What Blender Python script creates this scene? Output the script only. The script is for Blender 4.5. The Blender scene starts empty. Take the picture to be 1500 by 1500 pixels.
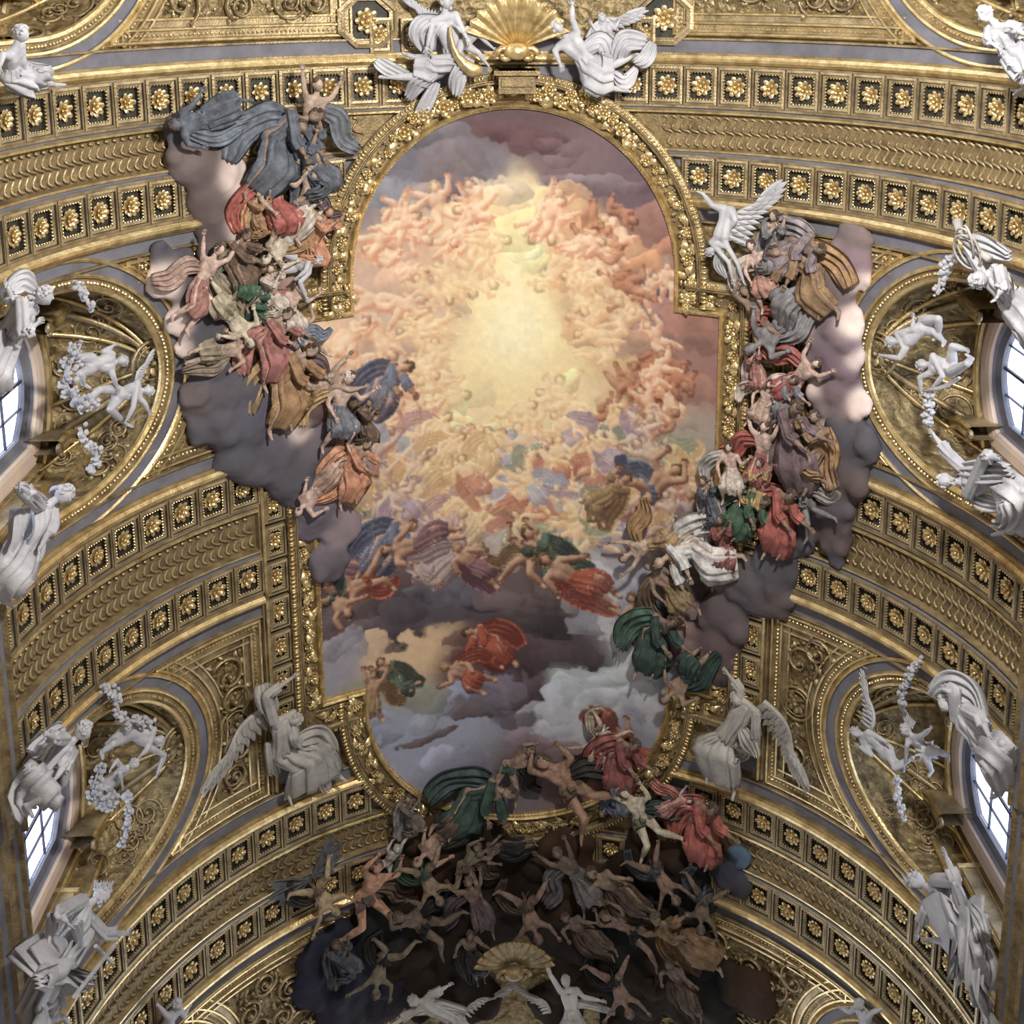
import bpy, bmesh, math, random, time
import numpy as np
from mathutils import Vector, Matrix, noise
T0 = time.time()
S = bpy.context.scene
COL = S.collection
PI = math.pi
# ------------------------------------------------------------------ camera
R = 9.0; ELL = 0.98883; CAMZ = 1.6; H = 19.0946 + CAMZ          # vault radius, flattening, springing height
FPX = 1831.46; PPX, PPY = 29.10, -391.97                        # focal length and principal point (of a 1500 px frame)
CAMP = np.array([-0.5666, 0.0, CAMZ])
def _rot(a, b, c):
    w = np.array([0, math.sin(a), math.cos(a)]); d = np.array([0, math.cos(a), -math.sin(a)]); r = np.array([1., 0, 0])
    M = np.array([r, d, w])
    Y = np.array([[math.cos(b), 0, math.sin(b)], [0, 1, 0], [-math.sin(b), 0, math.cos(b)]])
    Z = np.array([[math.cos(c), -math.sin(c), 0], [math.sin(c), math.cos(c), 0], [0, 0, 1]])
    return Z @ Y @ M
CM = _rot(0.213571, -0.034220, -0.010198)
cam = bpy.data.cameras.new('camera'); camo = bpy.data.objects.new('camera', cam); COL.objects.link(camo)
mw = Matrix.Identity(4)
for i in range(3):
    mw[i][0] = CM[0][i]; mw[i][1] = -CM[1][i]; mw[i][2] = -CM[2][i]; mw[i][3] = CAMP[i]
camo.matrix_world = mw
cam.sensor_width = 36; cam.lens = FPX / 1500 * 36
cam.shift_x = -PPX / 1500; cam.shift_y = PPY / 1500
cam.clip_end = 200
S.camera = camo
# ------------------------------------------------------------------ world, lights, exposure
S.view_settings.view_transform = 'Standard'; S.view_settings.look = 'None'
S.view_settings.exposure = -0.68; S.view_settings.gamma = 1.0; S.view_settings.use_curve_mapping = False
W = bpy.data.worlds.new('daylight'); S.world = W; W.use_nodes = True
W.node_tree.nodes['Background'].inputs[0].default_value = (0.80, 0.88, 1.0, 1)
W.node_tree.nodes['Background'].inputs[1].default_value = 7.0
def area(name, loc, target, size, power, color, sy=None):
    l = bpy.data.lights.new(name, 'AREA'); l.energy = power; l.color = color
    l.shape = 'RECTANGLE'; l.size = size; l.size_y = sy or size
    o = bpy.data.objects.new(name, l); COL.objects.link(o); o.location = loc
    o.rotation_euler = (Vector(target) - Vector(loc)).to_track_quat('-Z', 'Y').to_euler()
    return o
area('nave_floodlight', (3.6, -3.2, H - 7.5), (-1.5, 9.0, H + 9), 1.2, 6900, (1.0, 0.95, 0.87))
area('floor_bounce_fill', (0.0, 7.0, 0.9), (0, 8, 30), 15, 1150, (1.0, 0.96, 0.92), 26)  # added fill light, stands in for light bounced up off the floor
# ------------------------------------------------------------------ mapping on the vault
def V(s, Y, d=0.0):
    ph = s / R; r = R - d
    return (r * math.sin(ph), Y, H + ELL * r * math.cos(ph))
def TF(s, Y, d=0.0, rot=0.0, sc=1.0):
    """tangent frame: x = photo right, y = photo up (towards -Y), z = into the nave"""
    ph = s / R; c, sn = math.cos(ph), math.sin(ph)
    m = Matrix(((c, 0, -sn, 0), (0, -1, 0, 0), (-sn, 0, -c, 0), (0, 0, 0, 1)))
    m = Matrix.Translation(V(s, Y, d)) @ m @ Matrix.Rotation(rot, 4, 'Z')
    if sc != 1.0: m = m @ Matrix.Scale(sc, 4)
    return m
def ray(u, v):
    return CM.T @ np.array([(u - 750 - PPX) / FPX, (v - 750 - PPY) / FPX, 1.0])
def sY(u, v, dep=0.0):
    """the spot of the vault (arc length, Y) seen at a photo position"""
    d = ray(u, v); r = R - dep; h = H - CAMZ
    A = d[0] ** 2 + d[2] ** 2; B = CAMP[0] * d[0] - d[2] * h; C = CAMP[0] ** 2 + h * h - r * r
    q = B * B - A * C
    t = (-B + math.sqrt(max(q, 0))) / A
    return R * math.atan2(CAMP[0] + t * d[0], t * d[2] - h), t * d[1]
def at(u, v, dep=0.0):
    return Vector(V(*sY(u, v, dep), dep))
def atx(u, v, x):
    d = ray(u, v); t = (x - CAMP[0]) / d[0]
    return Vector((x, t * d[1], CAMZ + t * d[2]))
# ------------------------------------------------------------------ materials
def new_mat(name):
    m = bpy.data.materials.new(name); m.use_nodes = True
    return m, m.node_tree.nodes, m.node_tree.links, m.node_tree.nodes['Principled BSDF']
def rgba(c): return (c[0], c[1], c[2], 1)
def stone(name, base, dark, rough=0.6, metal=0.0, nscale=3.0, bump=0.3, bscale=12.0, carve=0.0, cscale=5.0, mid=0.5, spec=0.5):
    m, N, L, P = new_mat(name)
    tc = N.new('ShaderNodeTexCoord')
    n1 = N.new('ShaderNodeTexNoise'); n1.inputs['Scale'].default_value = nscale; n1.inputs['Detail'].default_value = 6; n1.inputs['Roughness'].default_value = 0.65
    L.new(tc.outputs['Object'], n1.inputs['Vector'])
    cr = N.new('ShaderNodeValToRGB'); cr.color_ramp.elements[0].position = mid - 0.17; cr.color_ramp.elements[1].position = mid + 0.17
    cr.color_ramp.elements[0].color = rgba(dark); cr.color_ramp.elements[1].color = rgba(base)
    L.new(n1.outputs['Fac'], cr.inputs['Fac']); L.new(cr.outputs['Color'], P.inputs['Base Color'])
    P.inputs['Roughness'].default_value = rough; P.inputs['Metallic'].default_value = metal
    P.inputs['Specular IOR Level'].default_value = spec
    n2 = N.new('ShaderNodeTexNoise'); n2.inputs['Scale'].default_value = bscale; n2.inputs['Detail'].default_value = 5
    L.new(tc.outputs['Object'], n2.inputs['Vector'])
    b = N.new('ShaderNodeBump'); b.inputs['Strength'].default_value = bump; b.inputs['Distance'].default_value = 0.03
    L.new(n2.outputs['Fac'], b.inputs['Height'])
    last = b
    if carve > 0:
        vo = N.new('ShaderNodeTexVoronoi'); vo.feature = 'SMOOTH_F1'; vo.inputs['Scale'].default_value = cscale
        mx = N.new('ShaderNodeMixRGB'); mx.inputs['Fac'].default_value = 0.25
        nw = N.new('ShaderNodeTexNoise'); nw.inputs['Scale'].default_value = 2.5; nw.inputs['Detail'].default_value = 2
        L.new(tc.outputs['Object'], nw.inputs['Vector'])
        L.new(tc.outputs['Object'], mx.inputs[1]); L.new(nw.outputs['Color'], mx.inputs[2]); L.new(mx.outputs[0], vo.inputs['Vector'])
        b2 = N.new('ShaderNodeBump'); b2.inputs['Strength'].default_value = carve; b2.inputs['Distance'].default_value = 0.08
        L.new(vo.outputs['Distance'], b2.inputs['Height']); L.new(b.outputs['Normal'], b2.inputs['Normal']); last = b2
    L.new(last.outputs['Normal'], P.inputs['Normal'])
    return m
GOLD = stone('gilded_stucco', (0.48, 0.375, 0.215), (0.17, 0.125, 0.068), 0.40, 0.55, 2.2, 0.5, 22)
GOLDB = stone('bright_gilding', (0.88, 0.70, 0.36), (0.42, 0.29, 0.12), 0.28, 0.75, 4.0, 0.3, 25)
GOLDR = stone('gilded_carved_ground', (0.36, 0.27, 0.13), (0.10, 0.073, 0.035), 0.46, 0.45, 5, 0.7, 20, 1.0, 7.5)
GOLDD = stone('old_dull_gilding', (0.34, 0.25, 0.12), (0.13, 0.095, 0.05), 0.5, 0.45, 4.0, 0.6, 22)
GREY = stone('blue_grey_stucco', (0.17, 0.17, 0.20), (0.10, 0.098, 0.115), 0.7, 0.0, 1.5, 0.2, 30)
PALE = stone('pale_stone', (0.62, 0.62, 0.60), (0.45, 0.43, 0.40), 0.65, 0.0, 1.5, 0.2, 30)
DARK = stone('dark_coffer_ground', (0.060, 0.055, 0.045), (0.022, 0.020, 0.018), 0.6, 0.2, 5.0, 0.4, 25)
WHITE = stone('white_stucco', (0.50, 0.50, 0.53), (0.32, 0.32, 0.35), 0.6, 0.0, 1.6, 0.35, 14)
WHITEG = stone('grey_weathered_stucco', (0.44, 0.42, 0.39), (0.25, 0.235, 0.22), 0.65, 0.0, 1.8, 0.4, 14)
LEAD = stone('dark_lead', (0.05, 0.05, 0.07), (0.03, 0.03, 0.05), 0.5, 0.3)
PINKST = stone('pinkish_marble', (0.62, 0.46, 0.36), (0.50, 0.42, 0.36), 0.45, 0.0, 2.0, 0.1, 20)
def glass_mat():
    m, N, L, P = new_mat('window_glass')
    N.remove(P); out = N['Material Output']
    t = N.new('ShaderNodeBsdfTransparent'); t.inputs[0].default_value = (0.93, 0.95, 1, 1)
    g = N.new('ShaderNodeBsdfGlossy'); g.inputs['Roughness'].default_value = 0.15
    mx = N.new('ShaderNodeMixShader'); mx.inputs[0].default_value = 0.06
    L.new(t.outputs[0], mx.inputs[1]); L.new(g.outputs[0], mx.inputs[2]); L.new(mx.outputs[0], out.inputs['Surface'])
    return m
GLASS = glass_mat()
def vcol_mat(name, rough=0.8, bump=0.2):
    m, N, L, P = new_mat(name)
    a = N.new('ShaderNodeVertexColor'); a.layer_name = 'paint'
    L.new(a.outputs['Color'], P.inputs['Base Color']); P.inputs['Roughness'].default_value = rough
    P.inputs['Specular IOR Level'].default_value = 0.2
    tc = N.new('ShaderNodeTexCoord'); n2 = N.new('ShaderNodeTexNoise'); n2.inputs['Scale'].default_value = 9; n2.inputs['Detail'].default_value = 5
    L.new(tc.outputs['Object'], n2.inputs['Vector'])
    b = N.new('ShaderNodeBump'); b.inputs['Strength'].default_value = bump; b.inputs['Distance'].default_value = 0.04
    L.new(n2.outputs['Fac'], b.inputs['Height']); L.new(b.outputs['Normal'], P.inputs['Normal'])
    return m
PAINT = vcol_mat('fresco_paint')
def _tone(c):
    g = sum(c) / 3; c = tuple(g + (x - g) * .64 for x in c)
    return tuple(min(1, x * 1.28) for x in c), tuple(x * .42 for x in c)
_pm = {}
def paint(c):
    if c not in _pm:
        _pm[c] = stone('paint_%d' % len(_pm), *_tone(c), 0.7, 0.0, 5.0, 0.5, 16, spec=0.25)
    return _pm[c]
# ------------------------------------------------------------------ objects
class MB:
    def __init__(s): s.v = []; s.f = []; s.m = []
    def add(s, vs, fs, mat=0):
        o = len(s.v); s.v.extend(vs)
        s.f.extend([tuple(i + o for i in f) for f in fs])
        s.m.extend([mat] * len(fs) if isinstance(mat, int) else mat)
    def box(s, x0, x1, y0, y1, z0, z1, mat=0, fn=None):
        vs = [(x, y, z) for z in (z0, z1) for y in (y0, y1) for x in (x0, x1)]
        if fn: vs = [fn(*p) for p in vs]
        s.add(vs, [(0, 2, 3, 1), (4, 5, 7, 6), (0, 1, 5, 4), (2, 6, 7, 3), (0, 4, 6, 2), (1, 3, 7, 5)], mat)
    def blob(s, c, r, n=6, k=4, mat=0, sx=(1, 1, 1), M=None):
        vs = []; fs = []
        for j in range(1, k):
            th = PI * j / k
            for i in range(n):
                a = 2 * PI * i / n
                p = Vector((r * sx[0] * math.sin(th) * math.cos(a), r * sx[1] * math.sin(th) * math.sin(a), r * sx[2] * math.cos(th)))
                if M: p = M @ p
                vs.append((c[0] + p.x, c[1] + p.y, c[2] + p.z))
        for sg in (1, -1):
            p = Vector((0, 0, sg * r * sx[2]))
            if M: p = M @ p
            vs.append((c[0] + p.x, c[1] + p.y, c[2] + p.z))
        t = (k - 1) * n
        for j in range(k - 2):
            for i in range(n): fs.append((j * n + i, (j + 1) * n + i, (j + 1) * n + (i + 1) % n, j * n + (i + 1) % n))
        for i in range(n):
            fs.append((t, i, (i + 1) % n)); fs.append((t + 1, (k - 2) * n + (i + 1) % n, (k - 2) * n + i))
        s.add(vs, fs, mat)
    def tube(s, pts, rad, n=6, mat=0, cap=True, flat=1.0):
        pts = [Vector(p) for p in pts]
        if not hasattr(rad, '__len__'): rad = [rad] * len(pts)
        vs = []; fs = []
        up = None
        for i, p in enumerate(pts):
            t = (pts[min(i + 1, len(pts) - 1)] - pts[max(i - 1, 0)]).normalized()
            if up is None:
                up = Vector((0, 0, 1)) if abs(t.z) < 0.9 else Vector((1, 0, 0))
            x = t.cross(up); x = x.normalized() if x.length > 1e-6 else Vector((1, 0, 0))
            up = x.cross(t).normalized()
            for j in range(n):
                a = 2 * PI * j / n
                q = p + x * (math.cos(a) * rad[i]) + up * (math.sin(a) * rad[i] * flat)
                vs.append(tuple(q))
        for i in range(len(pts) - 1):
            for j in range(n): fs.append((i * n + j, i * n + (j + 1) % n, (i + 1) * n + (j + 1) % n, (i + 1) * n + j))
        if cap: fs.append(tuple(reversed(range(n)))); fs.append(tuple(range((len(pts) - 1) * n, len(pts) * n)))
        s.add(vs, fs, mat)
    def mesh(s, name, mats, smooth=True):
        me = bpy.data.meshes.new(name); me.from_pydata([tuple(p) for p in s.v], [], s.f)
        for m in mats: me.materials.append(m)
        if len(mats) > 1: me.polygons.foreach_set('material_index', s.m)
        if smooth: me.polygons.foreach_set('use_smooth', [True] * len(me.polygons))
        me.update(); return me
    def build(s, name, mats, parent=None, smooth=False, kind=None, M=None):
        if not isinstance(mats, (list, tuple)): mats = [mats]
        return link(name, s.mesh(name, mats, smooth), parent, M, kind)
def link(name, me, parent=None, M=None, kind=None):
    o = bpy.data.objects.new(name, me); COL.objects.link(o)
    if parent is not None: o.parent = parent
    if M is not None: o.matrix_basis = M
    if kind: o['kind'] = kind
    return o
def thing(name, label, cat, M=None, group=None, me=None):
    o = bpy.data.objects.new(name, me); COL.objects.link(o)
    if M is not None: o.matrix_basis = M
    o['label'] = label; o['category'] = cat
    if group: o['group'] = group
    return o
def resample(path, closed, step):
    P = [Vector(p) for p in path]; out = []
    n = len(P)
    for i in range(n if closed else n - 1):
        a, b = P[i], P[(i + 1) % n]; k = max(1, int(math.ceil((b - a).length / step)))
        for j in range(k): out.append(a.lerp(b, j / k))
    if not closed: out.append(P[-1])
    return out
def sweep(mb, path, prof, mats=0, closed=False, fn=V, step=0.3, clip=None):
    """carry a moulding profile [(sideways, proud)] along a path of the surface; sideways is to the right of travel"""
    P = resample(path, closed, step); n = len(P); k = len(prof)
    vs = []; fs = []; ms = []; us = []
    for i, p in enumerate(P):
        a = P[(i - 1) % n] if (closed or i > 0) else None; b = P[(i + 1) % n] if (closed or i < n - 1) else None
        t1 = (p - a).normalized() if a is not None else None; t2 = (b - p).normalized() if b is not None else None
        t1 = t1 if t1 is not None else t2; t2 = t2 if t2 is not None else t1
        n1 = Vector((t1.y, -t1.x)); n2 = Vector((t2.y, -t2.x))
        m = (n1 + n2) / max(0.3, 1 + n1.dot(n2))
        for w, d in prof: vs.append(fn(p.x + m.x * w, p.y + m.y * w, d)); us.append((p.x + m.x * w, p.y + m.y * w))
    for i in range(n if closed else n - 1):
        j = (i + 1) % n
        for q in range(k - 1):
            if clip and clip((us[i * k + q][0] + us[j * k + q + 1][0]) / 2, (us[i * k + q][1] + us[j * k + q + 1][1]) / 2): continue
            fs.append((i * k + q, i * k + q + 1, j * k + q + 1, j * k + q)); ms.append(mats if isinstance(mats, int) else mats[q])
    mb.add(vs, fs, ms)
# ------------------------------------------------------------------ plan of the vault (arc length s, length Y)
ROWS = [2.381, 4.351, 10.940, 13.044, 19.641, 21.654]
PAIRS = [(2.381, 4.351), (10.940, 13.044), (19.641, 21.654)]
D = 0.78078
LUN = [-0.96, 7.68, 16.32, 24.96]
FW = 0.70                                                        # width of the picture frame moulding
RA = 3.85; YT = 6.70; YB = 17.05; SX = 4.92; Y1 = 7.38; Y2 = 16.80
def frame_outline(off=0.0):
    r = RA + off; sx = SX + off; a = Y1 - off; b = Y2 + off
    p = []
    for i in range(0, 49):
        t = -PI + PI * i / 48
        p.append((r * math.cos(t), YT + r * math.sin(t)))
    p += [(r, a), (sx, a), (sx, b), (r, b)]
    for i in range(0, 49):
        t = PI * i / 48
        p.append((r * math.cos(t), YB + r * math.sin(t)))
    p += [(-r, b), (-sx, b), (-sx, a), (-r, a)]
    return p
def in_frame(s, Y, off=0.0):
    r = RA + off
    if abs(s) < SX + off and Y1 - off < Y < Y2 + off: return True
    if YT <= Y <= YB and abs(s) < r: return True
    if Y < YT: return s * s + (Y - YT) ** 2 < r * r
    if Y > YB: return s * s + (Y - YB) ** 2 < r * r
    return False
def arch(Yc, side, off=0.0, n=40, s_end=14.0):
    """outline of a side lunette on the vault, from one foot over the crown to the other"""
    hw = 2.32 + off; a = 2.86 + off; p = []
    p.append((side * s_end, Yc - hw))
    for i in range(n + 1):
        t = PI * i / n
        p.append((side * (11.0 - a * math.sin(t)), Yc - hw * math.cos(t)))
    p.append((side * s_end, Yc + hw))
    return p
def in_arch(s, Y, off=0.0):
    for Yc in LUN:
        hw = 2.32 + off; a = 2.86 + off
        if abs(Y - Yc) < hw:
            if abs(s) > 11: return True
            if ((11 - abs(s)) / a) ** 2 + ((Y - Yc) / hw) ** 2 < 1: return True
    return False
YMIN, YMAX = -2.2, 28.6
# ---- the vault itself
mb = MB(); ds = 0.1; ss = np.arange(-14.2, 14.21, ds); ys = np.arange(YMIN, YMAX + .01, 0.1)
vid = {}
vs = []; fs = []
for i in range(len(ss) - 1):
    for j in range(len(ys) - 1):
        cs, cy = ss[i] + ds / 2, ys[j] + .05
        if in_arch(cs, cy, 0.0) or in_frame(cs, cy, 0.3): continue
        q = []
        for (a, b) in ((i, j), (i, j + 1), (i + 1, j + 1), (i + 1, j)):
            if (a, b) not in vid:
                vid[(a, b)] = len(vs); vs.append(V(ss[a], ys[b], 0.0))
            q.append(vid[(a, b)])
        fs.append(tuple(q))
mb.add(vs, fs)
ceiling = mb.build('ceiling', GOLDR, smooth=True, kind='structure')
# ------------------------------------------------------------------ shared ornament meshes
def petals(mb, n, r0, r1, w, z0, z1, ph=0.0, mat=0):
    for i in range(n):
        a = ph + 2 * PI * i / n; c, s = math.cos(a), math.sin(a)
        def P(r, t, z): return (c * r - s * t, s * r + c * t, z)
        vs = [P(r0, 0, z0), P((r0 + r1) / 2, w, z0 + .3 * (z1 - z0)), P(r1 * .93, w * .6, z1 * .9), P(r1, 0, z1), P(r1 * .93, -w * .6, z1 * .9), P((r0 + r1) / 2, -w, z0 + .3 * (z1 - z0)), P((r0 + r1) * .5, 0, z0 + (z1 - z0) * 1.1), P(r1 * .8, 0, z1 * 1.25)]
        mb.add(vs, [(0, 1, 6), (1, 2, 7, 6), (2, 3, 7), (3, 4, 7), (4, 5, 6, 7), (5, 0, 6)], mat)
def rosette_mesh(name, r, n1, n2):
    mb = MB()
    petals(mb, n1, r * .2, r, r * .30, .02, .07, 0)
    petals(mb, n2, r * .1, r * .62, r * .24, .06, .12, .3)
    mb.blob((0, 0, .10), r * .2, 8, 5, 0, (1, 1, .9))
    mb.add([(r * .6 * math.cos(2 * PI * i / 8), r * .6 * math.sin(2 * PI * i / 8), .03) for i in range(8)], [tuple(range(8))])
    return mb.mesh(name, [GOLDB])
ROS = [rosette_mesh('rosette', .215, 8, 6), rosette_mesh('rosette_b', .205, 10, 7), rosette_mesh('rosette_c', .21, 7, 5)]
def coffer_mesh(w, h, dep=0.20):
    mb = MB(); x, y = w / 2, h / 2
    def ring(a, b, za, zb, mat):
        (xa, ya), (xb, yb) = a, b
        A = [(-xa, -ya, za), (xa, -ya, za), (xa, ya, za), (-xa, ya, za)]; B = [(-xb, -yb, zb), (xb, -yb, zb), (xb, yb, zb), (-xb, yb, zb)]
        mb.add(A + B, [(i, (i + 1) % 4, 4 + (i + 1) % 4, 4 + i) for i in range(4)], mat)
    e = lambda k: (x - k, y - k)
    ring(e(0), e(.0), 0, dep, 0); ring(e(0), e(.05), dep, dep + .012, 0); ring(e(.05), e(.06), dep + .012, dep - .03, 1)
    ring(e(.06), e(.115), dep - .03, dep - .045, 0); ring(e(.115), e(.12), dep - .045, .035, 1)
    xx, yy = e(.12); mb.add([(-xx, -yy, .035), (xx, -yy, .035), (xx, yy, .035), (-xx, yy, .035)], [(0, 1, 2, 3)], 1)
    ex, ey = e(.125)
    nx, ny = int(2 * ex / .062), int(2 * ey / .062)
    for i in range(nx):
        for sg in (-1, 1): mb.blob((-ex + (i + .5) * 2 * ex / nx, sg * ey, dep - .06), .026, 4, 3, 2)
    for i in range(ny):
        for sg in (-1, 1): mb.blob((sg * ex, -ey + (i + .5) * 2 * ey / ny, dep - .06), .026, 4, 3, 2)
    return mb.mesh('coffer', [GOLD, DARK, GOLDB], smooth=False)
COF = coffer_mesh(.735, .83)
COFS = coffer_mesh(.50, .76)
rnd = random.Random(5)
def coffer(parent, s, Y, me=COF, rot=0.0, ros=None):
    c = link('coffer', me, parent, TF(s, Y, 0.0, rot))
    i = ros if ros is not None else rnd.choice((0, 0, 1, 2))
    link('rosette', ROS[i], c, Matrix.Translation((0, 0, .06)) @ Matrix.Rotation(rnd.uniform(0, .8), 4, 'Z') @ Matrix.Scale(rnd.uniform(.93, 1.07), 4))
# ------------------------------------------------------------------ transverse coffered ribs
def loop_mesh():
    """one interlaced S loop of the guilloche band, 0.74 m long"""
    mb = MB(); pts = []
    for i in range(19):
        t = i / 18; y = .37 - .74 * t
        pts.append((.085 * math.sin(t * 4 * PI), y, .05 + .028 * math.cos(t * 4 * PI)))
    mb.tube(pts, .032, 5)
    return mb.mesh('braid_loop', [GOLD])
LOOP = loop_mesh()
OFFS = {(0, 1): .47177, (0, -1): .46032, (1, 1): .47157, (1, -1): .8172, (2, 1): .97431, (2, -1): .73588, (3, 1): .80532, (3, -1): .73614,
        (4, 1): .70574, (4, -1): .54735, (5, 1): .70198, (5, -1): .80430}
for b, (ya, yb) in enumerate(PAIRS):
    mb = MB()
    if b == 1: rngs = [(-14.1, -6.30), (6.30, 14.1)]
    else: rngs = [(-14.1, 14.1)]
    ym = (ya + yb) / 2; hg = (yb - ya) / 2 - .42
    for (a0, a1) in rngs:
        def seg(y, prof, mats):
            sweep(mb, [(a0, y), (a1, y)], prof, mats, step=.16, clip=lambda s_, y_: in_frame(s_, y_, FW - .2))
        # travelling +s, "right" is -Y
        for yr in (ya, yb): seg(yr, [(.44, 0.0), (.44, .014), (-.44, .014), (-.44, 0.0)], 2)
        # outer mouldings: fillet, torus, grey strip
        o = [(.42, .0), (.42, .20), (.47, .20), (.48, .25), (.54, .31), (.60, .31), (.66, .26), (.67, .18), (.71, .18), (.71, .10), (.97, .10), (.98, .16), (1.02, .16), (1.03, 0.)]
        om = [0, 0, 0, 1, 1, 1, 1, 0, 0, 2, 0, 0, 0]
        seg(ya, o, om)
        seg(yb, [(-w, d) for w, d in o][::-1], om[::-1])
        # mouldings between the coffers and the braid
        i_ = [(hg, .0), (hg, .19), (hg - .05, .19), (hg - .07, .13), (hg - .10, .13), (hg - .13, .18), (hg - .17, .18), (hg - .20, .04)]
        im = [0, 0, 2, 2, 1, 1, 0]
        seg(ym, i_, im); seg(ym, [(-w, d) for w, d in i_][::-1], im[::-1])
        seg(ym, [(hg - .18, .035), (-(hg - .18), .035)], 3)
    rib = mb.build('trim_%d' % (b + 1), [GOLD, GOLDB, GREY, GOLDD], kind='structure')
    for r_ in (0, 1):
        y = (ya, yb)[r_]; row = b * 2 + r_
        for side in (1, -1):
            o0 = OFFS[(row, side)] * R
            k0 = 0
            while True:
                s = o0 + k0 * D; k0 -= 1
                if s < .1 or (b == 1 and s < 6.55) or (b != 1 and in_frame(s, y, FW + .28)): break
            k = k0 + 2
            while o0 + k * D < 14.0:
                coffer(rib, side * (o0 + k * D), y); k += 1
    for s in np.arange(-13.9, 13.95, .20):
        if b == 1 and abs(s) < 6.45: continue
        if in_frame(s, ym, FW + .25): continue
        link('braid_loop', LOOP, rib, TF(s, ym, 0.0, 0.35) @ Matrix.Scale(1.0 if hg > .6 else .92, 4, (0, 1, 0)))
# ------------------------------------------------------------------ picture frame
OUT = frame_outline()
fr = thing('picture_frame', 'huge gilded carved frame around the painted ceiling, rounded ends and stepped sides', 'frame')
def orient(path):
    A = sum(path[i][0] * path[(i + 1) % len(path)][1] - path[(i + 1) % len(path)][0] * path[i][1] for i in range(len(path)))
    return path if A > 0 else path[::-1]       # counter-clockwise: right of travel points outwards
OUT = orient(OUT)
mb = MB(); sweep(mb, OUT, [(-.10, .04), (-.10, .13), (-.06, .15), (-.05, .19), (0, .22), (.03, .18), (.05, .12), (.06, .10)], 0, True, step=.25)
mb.build('inner_moulding', [GOLDB], fr)
mb = MB(); sweep(mb, OUT, [(.06, .10), (.12, .10), (.14, .13), (.44, .13), (.46, .10), (.47, .30), (.50, .34), (.53, .34), (.54, .30)], 0, True, step=.25)
mb.build('garland_bed', [GOLDD], fr)
mb = MB(); sweep(mb, OUT, [(.54, .30), (.55, .34), (.57, .34), (.58, .28), (.68, .22), (.70, .22), (.70, .0)], 0, True, step=.25)
mb.build('outer_moulding', [GOLD], fr)
def path_stations(path, closed, step, off):
    P = resample(path, closed, .05); out = []; acc = 0; n = len(P)
    for i in range(n):
        a = P[i - 1] if i else P[0]; acc += (P[i] - a).length
        if acc >= step:
            acc -= step
            t = (P[(i + 1) % n] - P[i - 1]).normalized()
            out.append((P[i].x + t.y * off, P[i].y - t.x * off, math.atan2(-t.y, t.x)))
    return out
mb = MB()
for s, y, a in path_stations(OUT, True, .088, .63):
    M = TF(s, y, .27, a)
    M3 = M.to_3x3(); mb.blob(M.translation, .042, 5, 4, 0, (.82, 2.1, 1.0), M3)
mb.build('gadroon_edge', [GOLDB], fr, kind='stuff', smooth=True)
mb = MB()
for s, y, a in path_stations(OUT, True, .075, -.08):
    mb.blob(V(s, y, .14), .024, 4, 3)
mb.build('bead_edge', [GOLDB], fr, kind='stuff')
def flower_mesh(name, r):
    mb = MB(); petals(mb, 6, r * .15, r, r * .42, .01, .05); petals(mb, 5, r * .1, r * .6, r * .34, .05, .09, .5); mb.blob((0, 0, .09), r * .25, 6, 4)
    return mb.mesh(name, [GOLDB])
def leaf_mesh(name, L, w):
    mb = MB(); vs = []; fs = []; n = 7
    for i in range(n):
        t = i / (n - 1); ww = w * math.sin(PI * (.08 + .90 * t)) * (1 + .25 * (i % 2)); z = .03 + .10 * math.sin(PI * t) ; y = L * t
        if i == n - 1: z -= .0; ww *= .4
        vs += [(-ww, y, z - .03), (0, y, z + .015), (ww, y, z - .03)]
    for i in range(n - 1):
        for k in (0, 1): fs.append((i * 3 + k, i * 3 + k + 1, i * 3 + k + 4, i * 3 + k + 3))
    mb.add(vs, fs); return mb.mesh(name, [GOLDB])
FLO = [flower_mesh('flower', .13), flower_mesh('flower_b', .10)]
LEAF = leaf_mesh('leaf', .34, .075)
rnd = random.Random(11)
mbf = MB()
for i, (s, y, a) in enumerate(path_stations(OUT, True, .30, .29)):
    link('flower', FLO[i % 2], fr, TF(s + rnd.uniform(-.08, .08), y + rnd.uniform(-.08, .08), .15, rnd.uniform(0, 6), rnd.uniform(.8, 1.25)))
for i, (s, y, a) in enumerate(path_stations(OUT, True, .172, .29)):
    if i >= 290: break
    link('leaf', LEAF, fr, TF(s + rnd.uniform(-.1, .1), y + rnd.uniform(-.1, .1), .13, a - PI / 2 + rnd.uniform(-.9, .9) + (PI if i % 3 == 0 else 0), rnd.uniform(.7, 1.1)))
for i, (s, y, a) in enumerate(path_stations(OUT, True, .035, .29)):
    o = rnd.uniform(-.19, .19); p = V(s + o * math.sin(-a) , y + rnd.uniform(-.15, .15), .15 + rnd.uniform(0, .08))
    mbf.blob(p, rnd.uniform(.025, .05), 5, 3)
mbf.build('garland_berries', [GOLD], fr, kind='stuff')
# ------------------------------------------------------------------ side coffers along the frame
mb = MB()
for side in (1, -1):
    prof = [(-.26, 0), (-.26, .014), (.26, .014), (.26, .20), (.30, .25), (.34, .20), (.35, .13), (.38, .13), (.39, .18), (.41, .18), (.42, 0)]
    pm = [2, 2, 0, 1, 1, 0, 0, 0, 0, 0]
    sweep(mb, [(5.90, 5.5), (5.90, 18.5)] if side == 1 else [(-5.90, 18.5), (-5.90, 5.5)], prof, pm)
side_trim = mb.build('trim_4', [GOLD, GOLDB, GREY], kind='structure')
for side in (1, -1):
    for k in range(14):
        y = 6.3 + k * .865
        coffer(side_trim, side * 5.90, y, COFS)
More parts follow.
